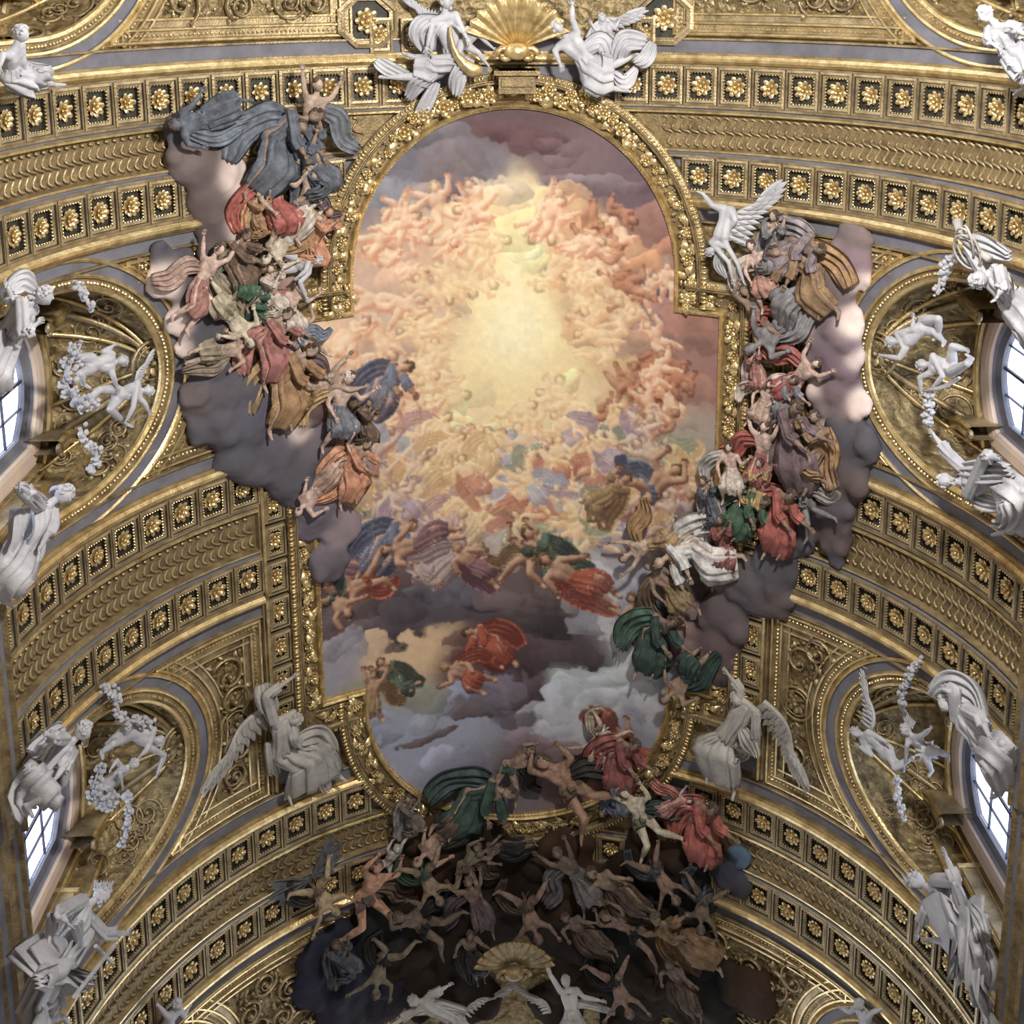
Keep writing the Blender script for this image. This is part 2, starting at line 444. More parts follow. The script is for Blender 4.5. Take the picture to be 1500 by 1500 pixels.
# ------------------------------------------------------------------ carved panels, scrolls
def scroll_mesh(name, turns, r, leaves, seed):
    rr = random.Random(seed); mb = MB(); pts = []; rad = []; n = 26
    for i in range(n):
        t = i / (n - 1); a = t * turns * 2 * PI; q = r * (1 - t) ** .8 + .03
        pts.append((q * math.cos(a), q * math.sin(a), .05 + .05 * t)); rad.append(.040 * (1 - .45 * t))
    mb.tube(pts, rad, 5, flat=1.3)
    for i in range(leaves):
        t = .02 + .75 * i / leaves; a = t * turns * 2 * PI; q = r * (1 - t) ** .8 + .03
        L = r * .52 * (1 - .5 * t); M = Matrix.Translation((q * math.cos(a), q * math.sin(a), .03)) @ Matrix.Rotation(a - PI / 2 + (-.8 if i % 2 else -.3) , 4, 'Z')
        vs = []; fs = []
        for k in range(5):
            u = k / 4; w = L * .26 * math.sin(PI * (.1 + .85 * u))
            for x, z in ((-w, .0), (0, .06 * math.sin(PI * u) + .02), (w, .0)): vs.append(tuple(M @ Vector((x, u * L, z))))
        for k in range(4):
            for c in (0, 1): fs.append((k * 3 + c, k * 3 + c + 1, k * 3 + c + 4, k * 3 + c + 3))
        mb.add(vs, fs)
    mb.blob((0, 0, .10), .07, 6, 4)
    return mb.mesh(name, [GOLD])
SCR = [scroll_mesh('acanthus_scroll', 1.6, .36, 7, 1), scroll_mesh('acanthus_scroll_b', 1.2, .42, 8, 2), scroll_mesh('acanthus_scroll_c', 1.9, .30, 6, 3)]
def medallion_mesh():
    mb = MB()
    for r, w in ((.40, .035), (.30, .02)):
        pts = [(r * math.cos(2 * PI * i / 20), r * math.sin(2 * PI * i / 20), .05) for i in range(21)]; mb.tube(pts, w, 5, cap=False)
    petals(mb, 8, .05, .24, .07, .04, .09); mb.blob((0, 0, .10), .06, 8, 5)
    return mb.mesh('medallion', [GOLD])
MED = medallion_mesh()
rnd = random.Random(21)
panel_prof = [(0, 0), (0, .09), (.03, .13), (.07, .13), (.09, .06), (.24, .05), (.26, .12), (.30, .12), (.32, .04), (.44, .03), (.45, .08), (.49, .08), (.50, .0)]
panel_mats = [1, 1, 1, 0, 0, 0, 1, 0, 0, 0, 1, 0]
tr = 5
for b, Yc in enumerate(LUN):
    # bay between the grey strips of the neighbouring ribs
    ya = {0: YMIN, 1: PAIRS[0][1] + 1.06, 2: PAIRS[1][1] + 1.06, 3: PAIRS[2][1] + 1.06}[b]
    yb = {0: PAIRS[0][0] - 1.06, 1: PAIRS[1][0] - 1.06, 2: PAIRS[2][0] - 1.06, 3: YMAX}[b]
    s_in = {0: 3.55, 1: 6.34, 2: 6.34, 3: 3.2}[b]
    for side in (1, -1):
        mb = MB(); A = arch(Yc, side, .34)
        pts = [p for p in A if ya + .02 < p[1] < yb - .02]
        poly = [(side * s_in, ya), (pts[0][0], ya)] + pts + [(pts[-1][0], yb), (side * s_in, yb)]
        if b in (0, 3):
            poly[0] = (side * (s_in - 0.0), ya)
        area2 = sum(poly[i][0] * poly[(i + 1) % len(poly)][1] - poly[(i + 1) % len(poly)][0] * poly[i][1] for i in range(len(poly)))
        if area2 > 0: poly = poly[::-1]                            # clockwise: right of travel points inwards
        sweep(mb, poly, panel_prof, panel_mats, True, step=.25)
        pan = mb.build('trim_%d' % tr, [GOLD, GOLDB], kind='structure'); tr += 1
        mbs = MB()
        for s, y, a in path_stations(poly, True, .095, .165):
            mbs.blob(V(s, y, .065), .036, 5, 3)
        mbs.build('egg_ornament', [GOLDB], pan, kind='stuff')
        # scrolls inside
        def inside(s, y, m):
            return ya + m < y < yb - m and abs(s) > s_in + m and not in_arch(s, y, .36 + m)
        placed = []
        tries = 0
        while tries < 900 and len(placed) < 44:
            tries += 1
            s = side * rnd.uniform(s_in, 10.6); y = rnd.uniform(ya, yb)
            if not inside(s, y, .66) or any((s - p[0]) ** 2 + (y - p[1]) ** 2 < .30 for p in placed): continue
            placed.append((s, y))
        for i, (s, y) in enumerate(placed):
            if i == 0 and b in (1, 2): link('medallion', MED, pan, TF(s, y, 0)); continue
            link('acanthus_scroll', SCR[i % 3], pan, TF(s, y, .0, rnd.uniform(0, 6)) @ Matrix.Diagonal((rnd.choice((1, -1)), 1, 1.5, 1)))
        mbs = MB()
        for i in range(900):
            s = side * rnd.uniform(s_in, 12.2); y = rnd.uniform(ya, yb)
            if not inside(s, y, .5): continue
            mbs.blob(V(s, y, .03), rnd.uniform(.03, .07), 5, 3, 0, (rnd.uniform(.6, 2), rnd.uniform(.6, 1.6), .8), TF(s, y, 0, rnd.uniform(0, 3)).to_3x3())
        mbs.build('foliage_relief', [GOLD], pan, kind='stuff')
# ------------------------------------------------------------------ side lunettes
WX = 9.6
def wall_xf(side):
    return lambda p, q, d: (side * (WX - d), p, H + q)
def web_point(A, side, t):
    """surface from the arch on the vault (t=0) out to the window wall (t=1)"""
    x0, y0, z0 = V(A[0], A[1], 0.0)
    z1 = (z0 - H) * .93 + .0
    if abs(A[0]) > 11: z1 = min(z1, (z0 - H))
    x = x0 + (side * WX - x0) * t
    return Vector((x, y0 + (A[2] - y0) * .06 * t, z0 + (H + z1 - z0) * t + .35 * math.sin(PI * t) * (1 if abs(A[0]) < 11 else .3)))
def seg_outline(hw, z0, zs, zt, n=14):
    """window outline: up one jamb, over a flat segmental head, down the other"""
    p = [(-hw, z0)]
    for i in range(n + 1):
        a = -1 + 2 * i / n; p.append((hw * a, zs + (zt - zs) * (1 - a * a)))
    p.append((hw, z0)); return p
SVTAG = {1: 'right', -1: 'left'}
wn = 1
for side in (-1, 1):
    mbw = MB()
    for b, Yc in enumerate(LUN):
        fx = wall_xf(side)
        # arch trim on the vault: rope, grey band, gold leaf moulding
        A = arch(Yc, side, 0.0)
        if side == 1: A = A          # right of travel: +1 goes Y up at s>0 -> outwards is towards the crown
        prof = [(-.30, .02), (-.28, .07), (-.22, .10), (-.20, .05), (-.06, .05), (-.04, .12), (0, .14), (.03, .12), (.04, .08), (.24, .08), (.25, .13), (.29, .16), (.33, .13), (.35, .0)]
        pm = [1, 1, 0, 0, 0, 1, 1, 1, 2, 2, 1, 1, 1]
        mb = MB()
        path = A if side == -1 else A[::-1]
        # outward (towards the crown) must be on the right of travel
        t = Vector(path[21]) - Vector(path[20]); nrm = Vector((t.y, -t.x))
        if nrm.x * side > 0: path = path[::-1]
        path = [p for p in path if YMIN - 2 < p[1] < YMAX + 2]
        sweep(mb, path, prof, pm, False, step=.2)
        at_ = mb.build('trim_%d' % tr, [GOLD, GOLDB, GREY], kind='structure'); tr += 1
        mbs = MB()
        for s, y, a in path_stations(path, False, .1, -.13): mbs.blob(V(s, y, .07), .04, 5, 3)
        mbs.build('leaf_border', [GOLDB], at_, kind='stuff')
        # web of the lunette
        AA = arch(Yc, side, -.12, 48); mb = MB(); n = len(AA); K = 8; vs = []; fs = []
        for p in AA:
            for k in range(K + 1): vs.append(tuple(web_point((p[0], p[1], Yc), side, k / K)))
        for i in range(n - 1):
            for k in range(K): fs.append((i * (K + 1) + k, i * (K + 1) + k + 1, (i + 1) * (K + 1) + k + 1, (i + 1) * (K + 1) + k))
        mb.add(vs, fs); web = mb.build('lunette_web', GOLDR, ceiling, smooth=True)
        # ribs fanning from the crown
        for frac in (.16, .27, .38, .62, .73, .84):
            mb = MB(); pts = []
            i1 = frac * (n - 1)
            for k in range(15):
                t = k / 14; f = (.5 + (frac - .5) * (t ** .75)) * (n - 1); i = int(f); u = f - i
                p0 = AA[i]; p1 = AA[min(i + 1, n - 1)]
                q = web_point((p0[0] + (p1[0] - p0[0]) * u, p0[1] + (p1[1] - p0[1]) * u, Yc), side, .10 + .88 * t)
                pts.append(q + Vector((-side * .02, 0, -.05)))
            mb.tube(pts, .075 if frac in (.27, .73) else .05, 6)
            mb.build('rib', GOLD if frac in (.27, .73) else GOLDB, web, smooth=True)
        # medallion at the crown
        q = web_point((AA[n // 2][0], AA[n // 2][1], Yc), side, .12)
        link('medallion', MED, web, Matrix.Translation(q + Vector((0, 0, -.08))) @ TF(side * 7.9, Yc).to_3x3().to_4x4() @ Matrix.Scale(1.15, 4))
        for i in range(16):
            f = rnd.uniform(.10, .90) * (n - 1); t = rnd.uniform(.2, .85); p = AA[int(f)]
            q = web_point((p[0], p[1], Yc), side, t); q2 = web_point((p[0], p[1], Yc), side, t + .03); p3 = AA[int(f) + 1]; q3 = web_point((p3[0], p3[1], Yc), side, t)
            e1 = (q2 - q).normalized(); nn = e1.cross(q3 - q).normalized()
            if nn.dot(Vector((0, 0, 16)) - q) < 0 and nn.z > 0: nn = -nn
            if nn.z > 0.2: nn = -nn
            e2 = nn.cross(e1); M = Matrix((e1, e2, nn)).transposed().to_4x4()
            link('acanthus_scroll', SCR[i % 3], web, Matrix.Translation(q) @ M @ Matrix.Rotation(rnd.uniform(0, 6), 4, 'Z') @ Matrix.Scale(rnd.uniform(.55, .9), 4))
        # end wall of the lunette, open where the window is
        o = seg_outline(1.02, -2.0, 3.75, 4.30); m = len(o)
        top = []
        for (y, z) in o:
            f = (y + 1.02) / 2.04
            top.append((y * 2.5 if abs(y) > .9 else y * 2.4, max(5.95 - .25 * abs(y * 2.6) ** 1.6, z + .5)))
        top[0] = (-2.6, -2.0); top[-1] = (2.6, -2.0); top[1] = (-2.6, 3.6); top[-2] = (2.6, 3.6)
        vs = [fx(Yc + y, z, .0) for y, z in o] + [fx(Yc + y, z, .0) for y, z in top]
        mbw.add(vs, [(i, i + 1, m + i + 1, m + i) for i in range(m - 1)])
        # window
        win = link('window_%d' % wn, None, None, None, 'structure'); wn += 1
        mb = MB()
        def nest(hw, zs, zt, prof, pm, Y0=Yc, mbx=None):
            path = [(Y0 + y, z) for y, z in seg_outline(hw, -1.5, zs, zt)]
            sweep(mbx or mb, path, [(-w, d) for w, d in prof], pm, False, fx, .4)   # travelling +Y first goes up: left is outside
        nest(1.02, 3.75, 4.30, [(0, -.10), (0, .02), (.14, .08), (.16, .14)], [0, 0, 0])
        mb.build('reveal', [GREY], win)
        mb = MB()
        nest(1.18, 3.88, 4.45, [(0, .10), (.04, .20), (.12, .24), (.30, .26), (.36, .20), (.42, .20)], 0)
        mb.build('architrave', [PINKST], win)
        mb = MB()
        nest(1.60, 4.15, 4.75, [(0, .18), (.0, .30), (.05, .34), (.08, .26), (.16, .24), (.18, .30), (.24, .32), (.26, .12), (.40, .10), (.42, .22), (.46, .24), (.48, .05), (.62, .04)], [0, 1, 1, 0, 0, 1, 1, 2, 2, 1, 1, 2])
        mb.build('window_surround', [GOLD, GOLDB, GOLDD], win)
        # stepped pilaster edges beside the window
        for sg in (-1, 1):
            for q, (w, zt, dd) in enumerate(((1.72, 2.9, .62), (1.98, 3.5, .50), (2.20, 4.0, .38))):
                mb = MB(); c = Yc + sg * w
                mb.box(c - .10, c + .10, -1.5, zt, .0, dd, 0, fx); mb.box(c - .13, c + .13, zt, zt + .12, .0, dd + .06, 1, fx)
                mb.box(c - .05, c + .05, -1.5, zt - .2, dd, dd + .03, 1, fx)
                mb.build('pilaster_strip', [GOLD, GOLDB], win)
        # broken pediment: two curling halves
        for sg in (-1, 1):
            mb = MB(); path = []
            for i in range(15):
                a = i / 14 * PI * 1.0
                path.append((Yc + sg * (1.62 + .42 * math.cos(a)) * 1.0, 4.15 + .95 * math.sin(a) * (1.0)))
            path = [(Yc + sg * 2.15, 3.3)] + path + [(Yc + sg * 1.2, 3.85)]
            if sg == 1: path = path[::-1]
            sweep(mb, path, [(-.14, .0), (-.14, .72), (-.10, .80), (-.04, .74), (.04, .74), (.10, .80), (.14, .72), (.14, .0)], [0, 1, 1, 0, 1, 1, 0], False, fx, .2)
            e = path[-1] if sg == -1 else path[0]
            pts = [fx(e[0] + .12 * math.cos(k * .6) * (1 - k / 16), e[1] - .1 + .12 * math.sin(k * .6) * (1 - k / 16), .78) for k in range(14)]
            mb.tube(pts, .05, 5)
            mb.build('curved_pediment', [GOLD, GOLDB], win, smooth=True)
        # lattice and panes
        cols = [-1.02, -.51, 0, .51, 1.02]; rows_ = [-1.5, -.72, .06, .84, 1.62, 2.40, 3.30]
        zc = lambda y: 3.75 + .55 * (1 - (y / 1.02) ** 2)
        mb = MB()
        for c in cols[1:-1]:
            w = .03 if c == 0 else .011; mb.box(Yc + c - w, Yc + c + w, -1.5, zc(c), -.08, -.03, 0, fx)
        for r_ in rows_[1:]:
            w = .03 if abs(r_ - 1.62) < .01 else .011; mb.box(Yc - 1.02, Yc + 1.02, r_ - w, r_ + w, -.08, -.03, 0, fx)
        mb.build('lattice', [LEAD], win)
        for ci in range(4):
            for ri in range(6):
                y0, y1 = cols[ci], cols[ci + 1]; z0 = rows_[ri]; last = ri == 5
                mb = MB(); q = []
                za, zb = (rows_[ri + 1], rows_[ri + 1]) if not last else (zc(y0), zc(y1))
                for dd in (-.06, -.052): q += [fx(Yc + y0, z0, dd), fx(Yc + y1, z0, dd), fx(Yc + y1, zb, dd), fx(Yc + y0, za, dd)]
                mb.add(q, [(0, 1, 2, 3), (7, 6, 5, 4), (0, 4, 5, 1), (1, 5, 6, 2), (2, 6, 7, 3), (3, 7, 4, 0)])
                mb.build('pane', [GLASS], win)
    # wall between the lunettes, and down to the floor
    fx = wall_xf(side)
    for b in range(len(LUN) - 1):
        y0, y1 = LUN[b] + 2.3, LUN[b + 1] - 2.3
        mbw.add([fx(y0, -2, .2), fx(y1, -2, .2), fx(y1, 4, .2), fx(y0, 4, .2)], [(0, 1, 2, 3)])
    for (y0, y1) in ((YMIN - 3, LUN[0] - 2.3), (LUN[-1] + 2.3, YMAX + 3)):
        mbw.add([fx(y0, -2, .2), fx(y1, -2, .2), fx(y1, 4, .2), fx(y0, 4, .2)], [(0, 1, 2, 3)])
    mbw.add([fx(YMIN - 8, -1.0, .0), fx(YMAX + 8, -1.0, .0), fx(YMAX + 8, -H, .0), fx(YMIN - 8, -H, .0)], [(0, 1, 2, 3)])
    mbw.build('wall_%s' % SVTAG[side], [GOLDD], kind='structure')
# ------------------------------------------------------------------ main cornice along both walls
for side in (-1, 1):
    mb = MB(); fx = wall_xf(side)
    def runc(y0, y1, e):
        e += .38 if side == -1 else .50
        prof = [(0, .05), (0, .62 + e), (-.05, .66 + e), (-.10, .66 + e), (-.12, .58 + e), (-.20, .55 + e), (-.22, .50 + e), (-.34, .44 + e), (-.36, .36 + e), (-.55, .34 + e), (-.60, .28 + e), (-1.6, .25 + e), (-1.7, .05)]
        pm = [0, 1, 0, 0, 2, 0, 0, 1, 2, 0, 2, 0]
        vs = []; n = len(prof)
        for y in (y0, y1):
            for z, d in prof: vs.append(fx(y, z - .15, d))
        mb.add(vs, [(i, i + 1, n + i + 1, n + i) for i in range(n - 1)] + [tuple(range(n)), tuple(range(2 * n - 1, n - 1, -1))], pm + [0, 0])
    runc(YMIN - 2, YMAX + 2, 0.0)
    for (ya, yb) in PAIRS: runc(ya - 1.1, yb + 1.1, .10)
    mb.build('trim_%d' % tr, [GOLDD, GOLD, GREY], kind='structure'); tr += 1
# floor of the nave, end walls
FLOOR = stone('worn_marble_floor', (0.50, 0.45, 0.38), (0.36, 0.30, 0.26), 0.5, 0, .6)
mb = MB(); mb.box(-WX, WX, YMIN - 8, YMAX + 8, -.2, 0); mb.build('floor', [FLOOR], kind='structure')
WALLM = stone('nave_marble', (0.42, 0.36, 0.30), (0.30, 0.25, 0.22), 0.5, 0, .6)
mb = MB(); mb.box(-WX, WX, YMIN - 8.2, YMIN - 8, 0, H + 9.6); mb.build('wall_near', [WALLM], kind='structure')
mb = MB(); mb.box(-WX, WX, YMAX + 8, YMAX + 8.2, 0, H + 9.6); mb.build('wall_far', [WALLM], kind='structure')
# ------------------------------------------------------------------ figures
DG = bpy.context.evaluated_depsgraph_get
def voxel(mb, vox, smooth=2, dec=None):
    me = bpy.data.meshes.new('tmp'); me.from_pydata([tuple(p) for p in mb.v], [], mb.f)
    o = bpy.data.objects.new('tmp', me); COL.objects.link(o)
    m = o.modifiers.new('r', 'REMESH'); m.mode = 'VOXEL'; m.voxel_size = vox
    if smooth: q = o.modifiers.new('s', 'SMOOTH'); q.iterations = smooth; q.factor = .5
    if dec: q = o.modifiers.new('d', 'DECIMATE'); q.ratio = dec
    dg = DG(); r = bpy.data.meshes.new_from_object(o.evaluated_get(dg))
    bpy.data.objects.remove(o); bpy.data.meshes.remove(me)
    return r
def mesh_lists(me):
    n = len(me.vertices); co = np.empty(n * 3, np.float32); me.vertices.foreach_get('co', co)
    return co.reshape(-1, 3).tolist(), [tuple(p.vertices) for p in me.polygons]
def capsule(mb, a, b, ra, rb, n=8):
    a, b = Vector(a), Vector(b); d = b - a
    if d.length < 1e-5: mb.blob(a, ra, 8, 6); return
    t = d.normalized(); up = Vector((0, 0, 1)) if abs(t.z) < .9 else Vector((1, 0, 0)); x = t.cross(up).normalized(); y = x.cross(t)
    rings = [(a - t * ra * .95, ra * .25), (a - t * ra * .6, ra * .78), (a, ra), (a.lerp(b, .35), ra + (rb - ra) * .25), (b, rb), (b + t * rb * .6, rb * .78), (b + t * rb * .95, rb * .25)]
    vs = []; fs = []
    for c, r in rings:
        for j in range(n): q = c + (x * math.cos(2 * PI * j / n) + y * math.sin(2 * PI * j / n)) * r; vs.append(tuple(q))
    for i in range(len(rings) - 1):
        for j in range(n): fs.append((i * n + j, i * n + (j + 1) % n, (i + 1) * n + (j + 1) % n, (i + 1) * n + j))
    fs.append(tuple(reversed(range(n)))); fs.append(tuple(range(len(rings) * n - n, len(rings) * n)))
    mb.add(vs, fs)
def head_geo(mb, c, up, face, hh):
    """a head with brow, eye hollows, nose, lips, chin and ears; hh = head height"""
    up = up.normalized(); f = (face - up * face.dot(up)); f = f.normalized() if f.length > 1e-3 else up.orthogonal().normalized(); sd = up.cross(f)
    n, k = 22, 16; vs = []; fs = []
    def g(x, s): return math.exp(-(x / s) ** 2)
    for j in range(1, k):
        th = PI * j / k
        for i in range(n):
            a = 2 * PI * i / n; x = math.sin(th) * math.sin(a); y = math.sin(th) * math.cos(a); z = math.cos(th)
            w = .39 * (1 - .20 * max(0, -z)); dpt = .47 * (1 - .10 * max(0, -z))
            X, Y_, Z = x * w, y * dpt, z * .5
            if y > 0:
                Y_ += .13 * g(x, .13) * g(z + .10, .20) * (1 if z < .12 else .3) + .035 * g(z - .17, .10) * g(x, .5) + .05 * g(x, .3) * g(z + .62, .16) + .035 * g(x, .2) * g(z + .40, .07)
                Y_ -= .055 * (g(x - .30, .13) + g(x + .30, .13)) * g(z - .02, .10) + .02 * g(x, .2) * g(z + .50, .05)
            if abs(y) < .25 and abs(x) > .5: X *= 1 + .14 * g(z + .05, .22)
            vs.append(tuple(c + (sd * X + f * Y_ + up * Z) * hh))
    vs.append(tuple(c + up * .5 * hh)); vs.append(tuple(c - up * .48 * hh)); t = (k - 1) * n
    for j in range(k - 2):
        for i in range(n): fs.append((j * n + i, (j + 1) * n + i, (j + 1) * n + (i + 1) % n, j * n + (i + 1) % n))
    for i in range(n): fs.append((t, i, (i + 1) % n)); fs.append((t + 1, (k - 2) * n + (i + 1) % n, (k - 2) * n + i))
    mb.add(vs, fs)
def hair_geo(mb, c, up, face, hh, seed, long=False):
    up = up.normalized(); f = (face - up * face.dot(up)); f = f.normalized() if f.length > 1e-3 else up.orthogonal().normalized(); sd = up.cross(f); rr = random.Random(seed)
    for i in range(46 if not long else 70):
        a = rr.uniform(-2.3, 2.3); th = rr.uniform(-.15, 1.0)
        if abs(a) < .9 and False: continue
        z = math.sin(th * PI / 2) * .46 + .05; q = math.cos(th * PI / 2)
        p = c + (sd * (math.sin(a + PI) * .38 * q) + f * (math.cos(a + PI) * .44 * q) + up * z) * hh
        if long and i > 45: p = c + (sd * rr.uniform(-.35, .35) - f * rr.uniform(.2, .45) - up * rr.uniform(.1, .6)) * hh
        mb.blob(p, hh * rr.uniform(.10, .15), 6, 4, 0, (1, rr.uniform(.7, 1.3), rr.uniform(.7, 1.2)))
def hand_geo(mb, w, d, s, nrm):
    """palm, four fingers and a thumb, starting at the wrist"""
    d = d.normalized(); n = nrm - d * nrm.dot(d); n = n.normalized() if n.length > 1e-3 else d.orthogonal().normalized(); x = d.cross(n)
    P = lambda a, b, c: w + (x * a + d * b + n * c) * s
    vs = [P(-.20, 0, -.10), P(.20, 0, -.10), P(.20, 0, .10), P(-.20, 0, .10), P(-.27, .5, -.09), P(.27, .5, -.09), P(.27, .5, .09), P(-.27, .5, .09)]
    mb.add([tuple(v) for v in vs], [(0, 1, 2, 3), (7, 6, 5, 4), (0, 4, 5, 1), (1, 5, 6, 2), (2, 6, 7, 3), (3, 7, 4, 0)])
    for k, (ox, L_, sp) in enumerate(((-.21, .42, -.16), (-.07, .52, -.05), (.07, .55, .05), (.21, .46, .16))):
        mb.tube([P(ox, .46, 0), P(ox + sp * .3, .46 + L_ * .5, .03), P(ox + sp * .55, .46 + L_, .14)], [.075 * s, .068 * s, .045 * s], 5)
    mb.tube([P(-.22, .14, 0), P(-.40, .32, .06), P(-.44, .52, .14)], [.085 * s, .075 * s, .05 * s], 5)
def loft(mb, C_, X_, rx, ry, nf=9, amp=.14, ph=0.0, n=44, tw=.5, seed=0):
    """cloth tube: centres, sideways axes and half widths per station, with deep folds running along it"""
    rr = random.Random(seed); N = len(C_); C_ = [Vector(c) for c in C_]
    M_ = 26; cs = []; 
    for i in range(M_):
        t = i / (M_ - 1) * (N - 1); k = min(int(t), N - 2); u = t - k; u = u * u * (3 - 2 * u) * .5 + u * .5
        cs.append((C_[k].lerp(C_[k + 1], u), Vector(X_[k]).lerp(Vector(X_[k + 1]), u), rx[k] + (rx[k + 1] - rx[k]) * u, ry[k] + (ry[k + 1] - ry[k]) * u))
    f2 = [rr.uniform(0, 6) for _ in range(4)]; vs = []; fs = []
    for i, (c, x, a, b) in enumerate(cs):
        t = (cs[min(i + 1, M_ - 1)][0] - cs[max(i - 1, 0)][0]).normalized(); x = x - t * x.dot(t); x = x.normalized() if x.length > 1e-4 else t.orthogonal().normalized(); y = t.cross(x)
        v = i / (M_ - 1); A = amp * (.6 + .9 * v) * 1.3
        for j in range(n):
            th = 2 * PI * j / n
            fold = math.sin(nf * th + f2[0] + tw * 3 * v + 1.2 * math.sin(2 * th + f2[1] + 3 * v)) ; fold = math.copysign(abs(fold) ** .7, fold)
            r = (1 + A * fold + A * .5 * math.sin((nf * 1.7 // 1) * th + f2[2] - 4 * v)) * (1 - .35 * max(0, v - .9) * 10 * 0)
            q = c + x * (math.cos(th) * a * r) + y * (math.sin(th) * b * r) + t * (.05 * a * math.sin(5 * th + f2[3]) if i == M_ - 1 else 0)
            vs.append(tuple(q))
    for i in range(M_ - 1):
        for j in range(n): fs.append((i * n + j, i * n + (j + 1) % n, (i + 1) * n + (j + 1) % n, (i + 1) * n + j))
    fs.append(tuple(reversed(range(n)))); fs.append(tuple(range((M_ - 1) * n, M_ * n)))
    mb.add(vs, fs)
def ribbon(mb, pts, w, wdir, folds=4, seed=0, th=.035):
    """flying end of a mantle: thick cloth strip with lengthwise folds"""
    rr = random.Random(seed); pts = [Vector(p) for p in pts]; n = 20; m = 18; P = []
    for i in range(n):
        t = i / (n - 1) * (len(pts) - 1); k = min(int(t), len(pts) - 2); u = t - k
        p0 = pts[max(k - 1, 0)]; p1 = pts[k]; p2 = pts[k + 1]; p3 = pts[min(k + 2, len(pts) - 1)]
        P.append(.5 * ((2 * p1) + (p2 - p0) * u + (2 * p0 - 5 * p1 + 4 * p2 - p3) * u * u + (3 * p1 - p0 - 3 * p2 + p3) * u ** 3))
    vs = []; fs = []; o1 = rr.uniform(0, 6)
    for side in (1, -1):
        for i in range(n):
            t = (P[min(i + 1, n - 1)] - P[max(i - 1, 0)]).normalized(); x = Vector(wdir) - t * t.dot(Vector(wdir)); x = x.normalized() if x.length > 1e-3 else t.orthogonal().normalized(); y = t.cross(x)
            v = i / (n - 1); ww = w * .78 * (.25 + .85 * math.sin(PI * (.10 + .78 * v)))
            for j in range(m):
                u = j / (m - 1) * 2 - 1
                h = .17 * w * math.copysign(abs(math.sin(folds * PI * u * .9 + o1 + 2.5 * v)) ** .7, math.sin(folds * PI * u * .9 + o1 + 2.5 * v)) + .16 * w * math.sin(7 * v + 2 * u)
                vs.append(tuple(P[i] + x * (u * ww) + y * (h + side * th * (1 - u * u) ** .3)))
    o = n * m
    for i in range(n - 1):
        for j in range(m - 1):
            a = (i * m + j, i * m + j + 1, (i + 1) * m + j + 1, (i + 1) * m + j); fs.append(a); fs.append(tuple(q + o for q in reversed(a)))
        fs.append((i * m, (i + 1) * m, (i + 1) * m + o, i * m + o)); fs.append((i * m + m - 1, i * m + m - 1 + o, (i + 1) * m + m - 1 + o, (i + 1) * m + m - 1))
    for j in range(m - 1):
        fs.append((j + 1, j, j + o, j + 1 + o)); q = (n - 1) * m + j; fs.append((q, q + 1, q + 1 + o, q + o))
    mb.add(vs, fs)
def wing_geo(mb, root, tip, down, L, out):
    """bird wing: leading edge from root to tip, rows of feathers hanging towards `down`"""
    root, tip, down, out = Vector(root), Vector(tip), Vector(down).normalized(), Vector(out).normalized(); e = tip - root
    edge = [root.lerp(tip, i / 12) - down * (.16 * L * math.sin(PI * min(1, i / 9)) ) for i in range(13)]
    mb.tube(edge, [.045 * L * (1 - .75 * i / 12) + .01 for i in range(13)], 6)
    def feather(p, d, ln, w, z):
        d = d.normalized(); x = d.cross(out).normalized(); vs = []; K = 6
        for k in range(K):
            t = k / (K - 1); ww = w * (math.sin(PI * (.14 + .76 * t)) ** .6) * (1 if k < K - 1 else .35)
            c = p + d * ln * t + out * z
            vs += [tuple(c - x * ww), tuple(c + out * w * .45), tuple(c + x * ww), tuple(c - out * w * .3)]
        fs = []
        for k in range(K - 1):
            for q in range(4): fs.append((k * 4 + q, k * 4 + (q + 1) % 4, (k + 1) * 4 + (q + 1) % 4, (k + 1) * 4 + q))
        fs.append((3, 2, 1, 0)); fs.append(((K - 1) * 4, (K - 1) * 4 + 1, (K - 1) * 4 + 2, (K - 1) * 4 + 3)); mb.add(vs, fs)
    for row, (n, f0, f1, w, z) in enumerate(((13, .36, .56, .050, -.01), (11, .25, .34, .044, .025), (9, .15, .18, .036, .055))):
        for i in range(n):
            t = (i + .5) / n; k = min(int(t * 12), 11); p = edge[k].lerp(edge[k + 1], t * 12 - k)
            d = down * (1 - .75 * t ** 1.5) + e.normalized() * (.15 + .95 * t ** 1.3)
            feather(p, d, L * (f0 + (f1 - f0) * t) * (1 - (.25 if row == 0 and i == n - 1 else 0)), w * L, z * L)
DEF = dict(kl=None)
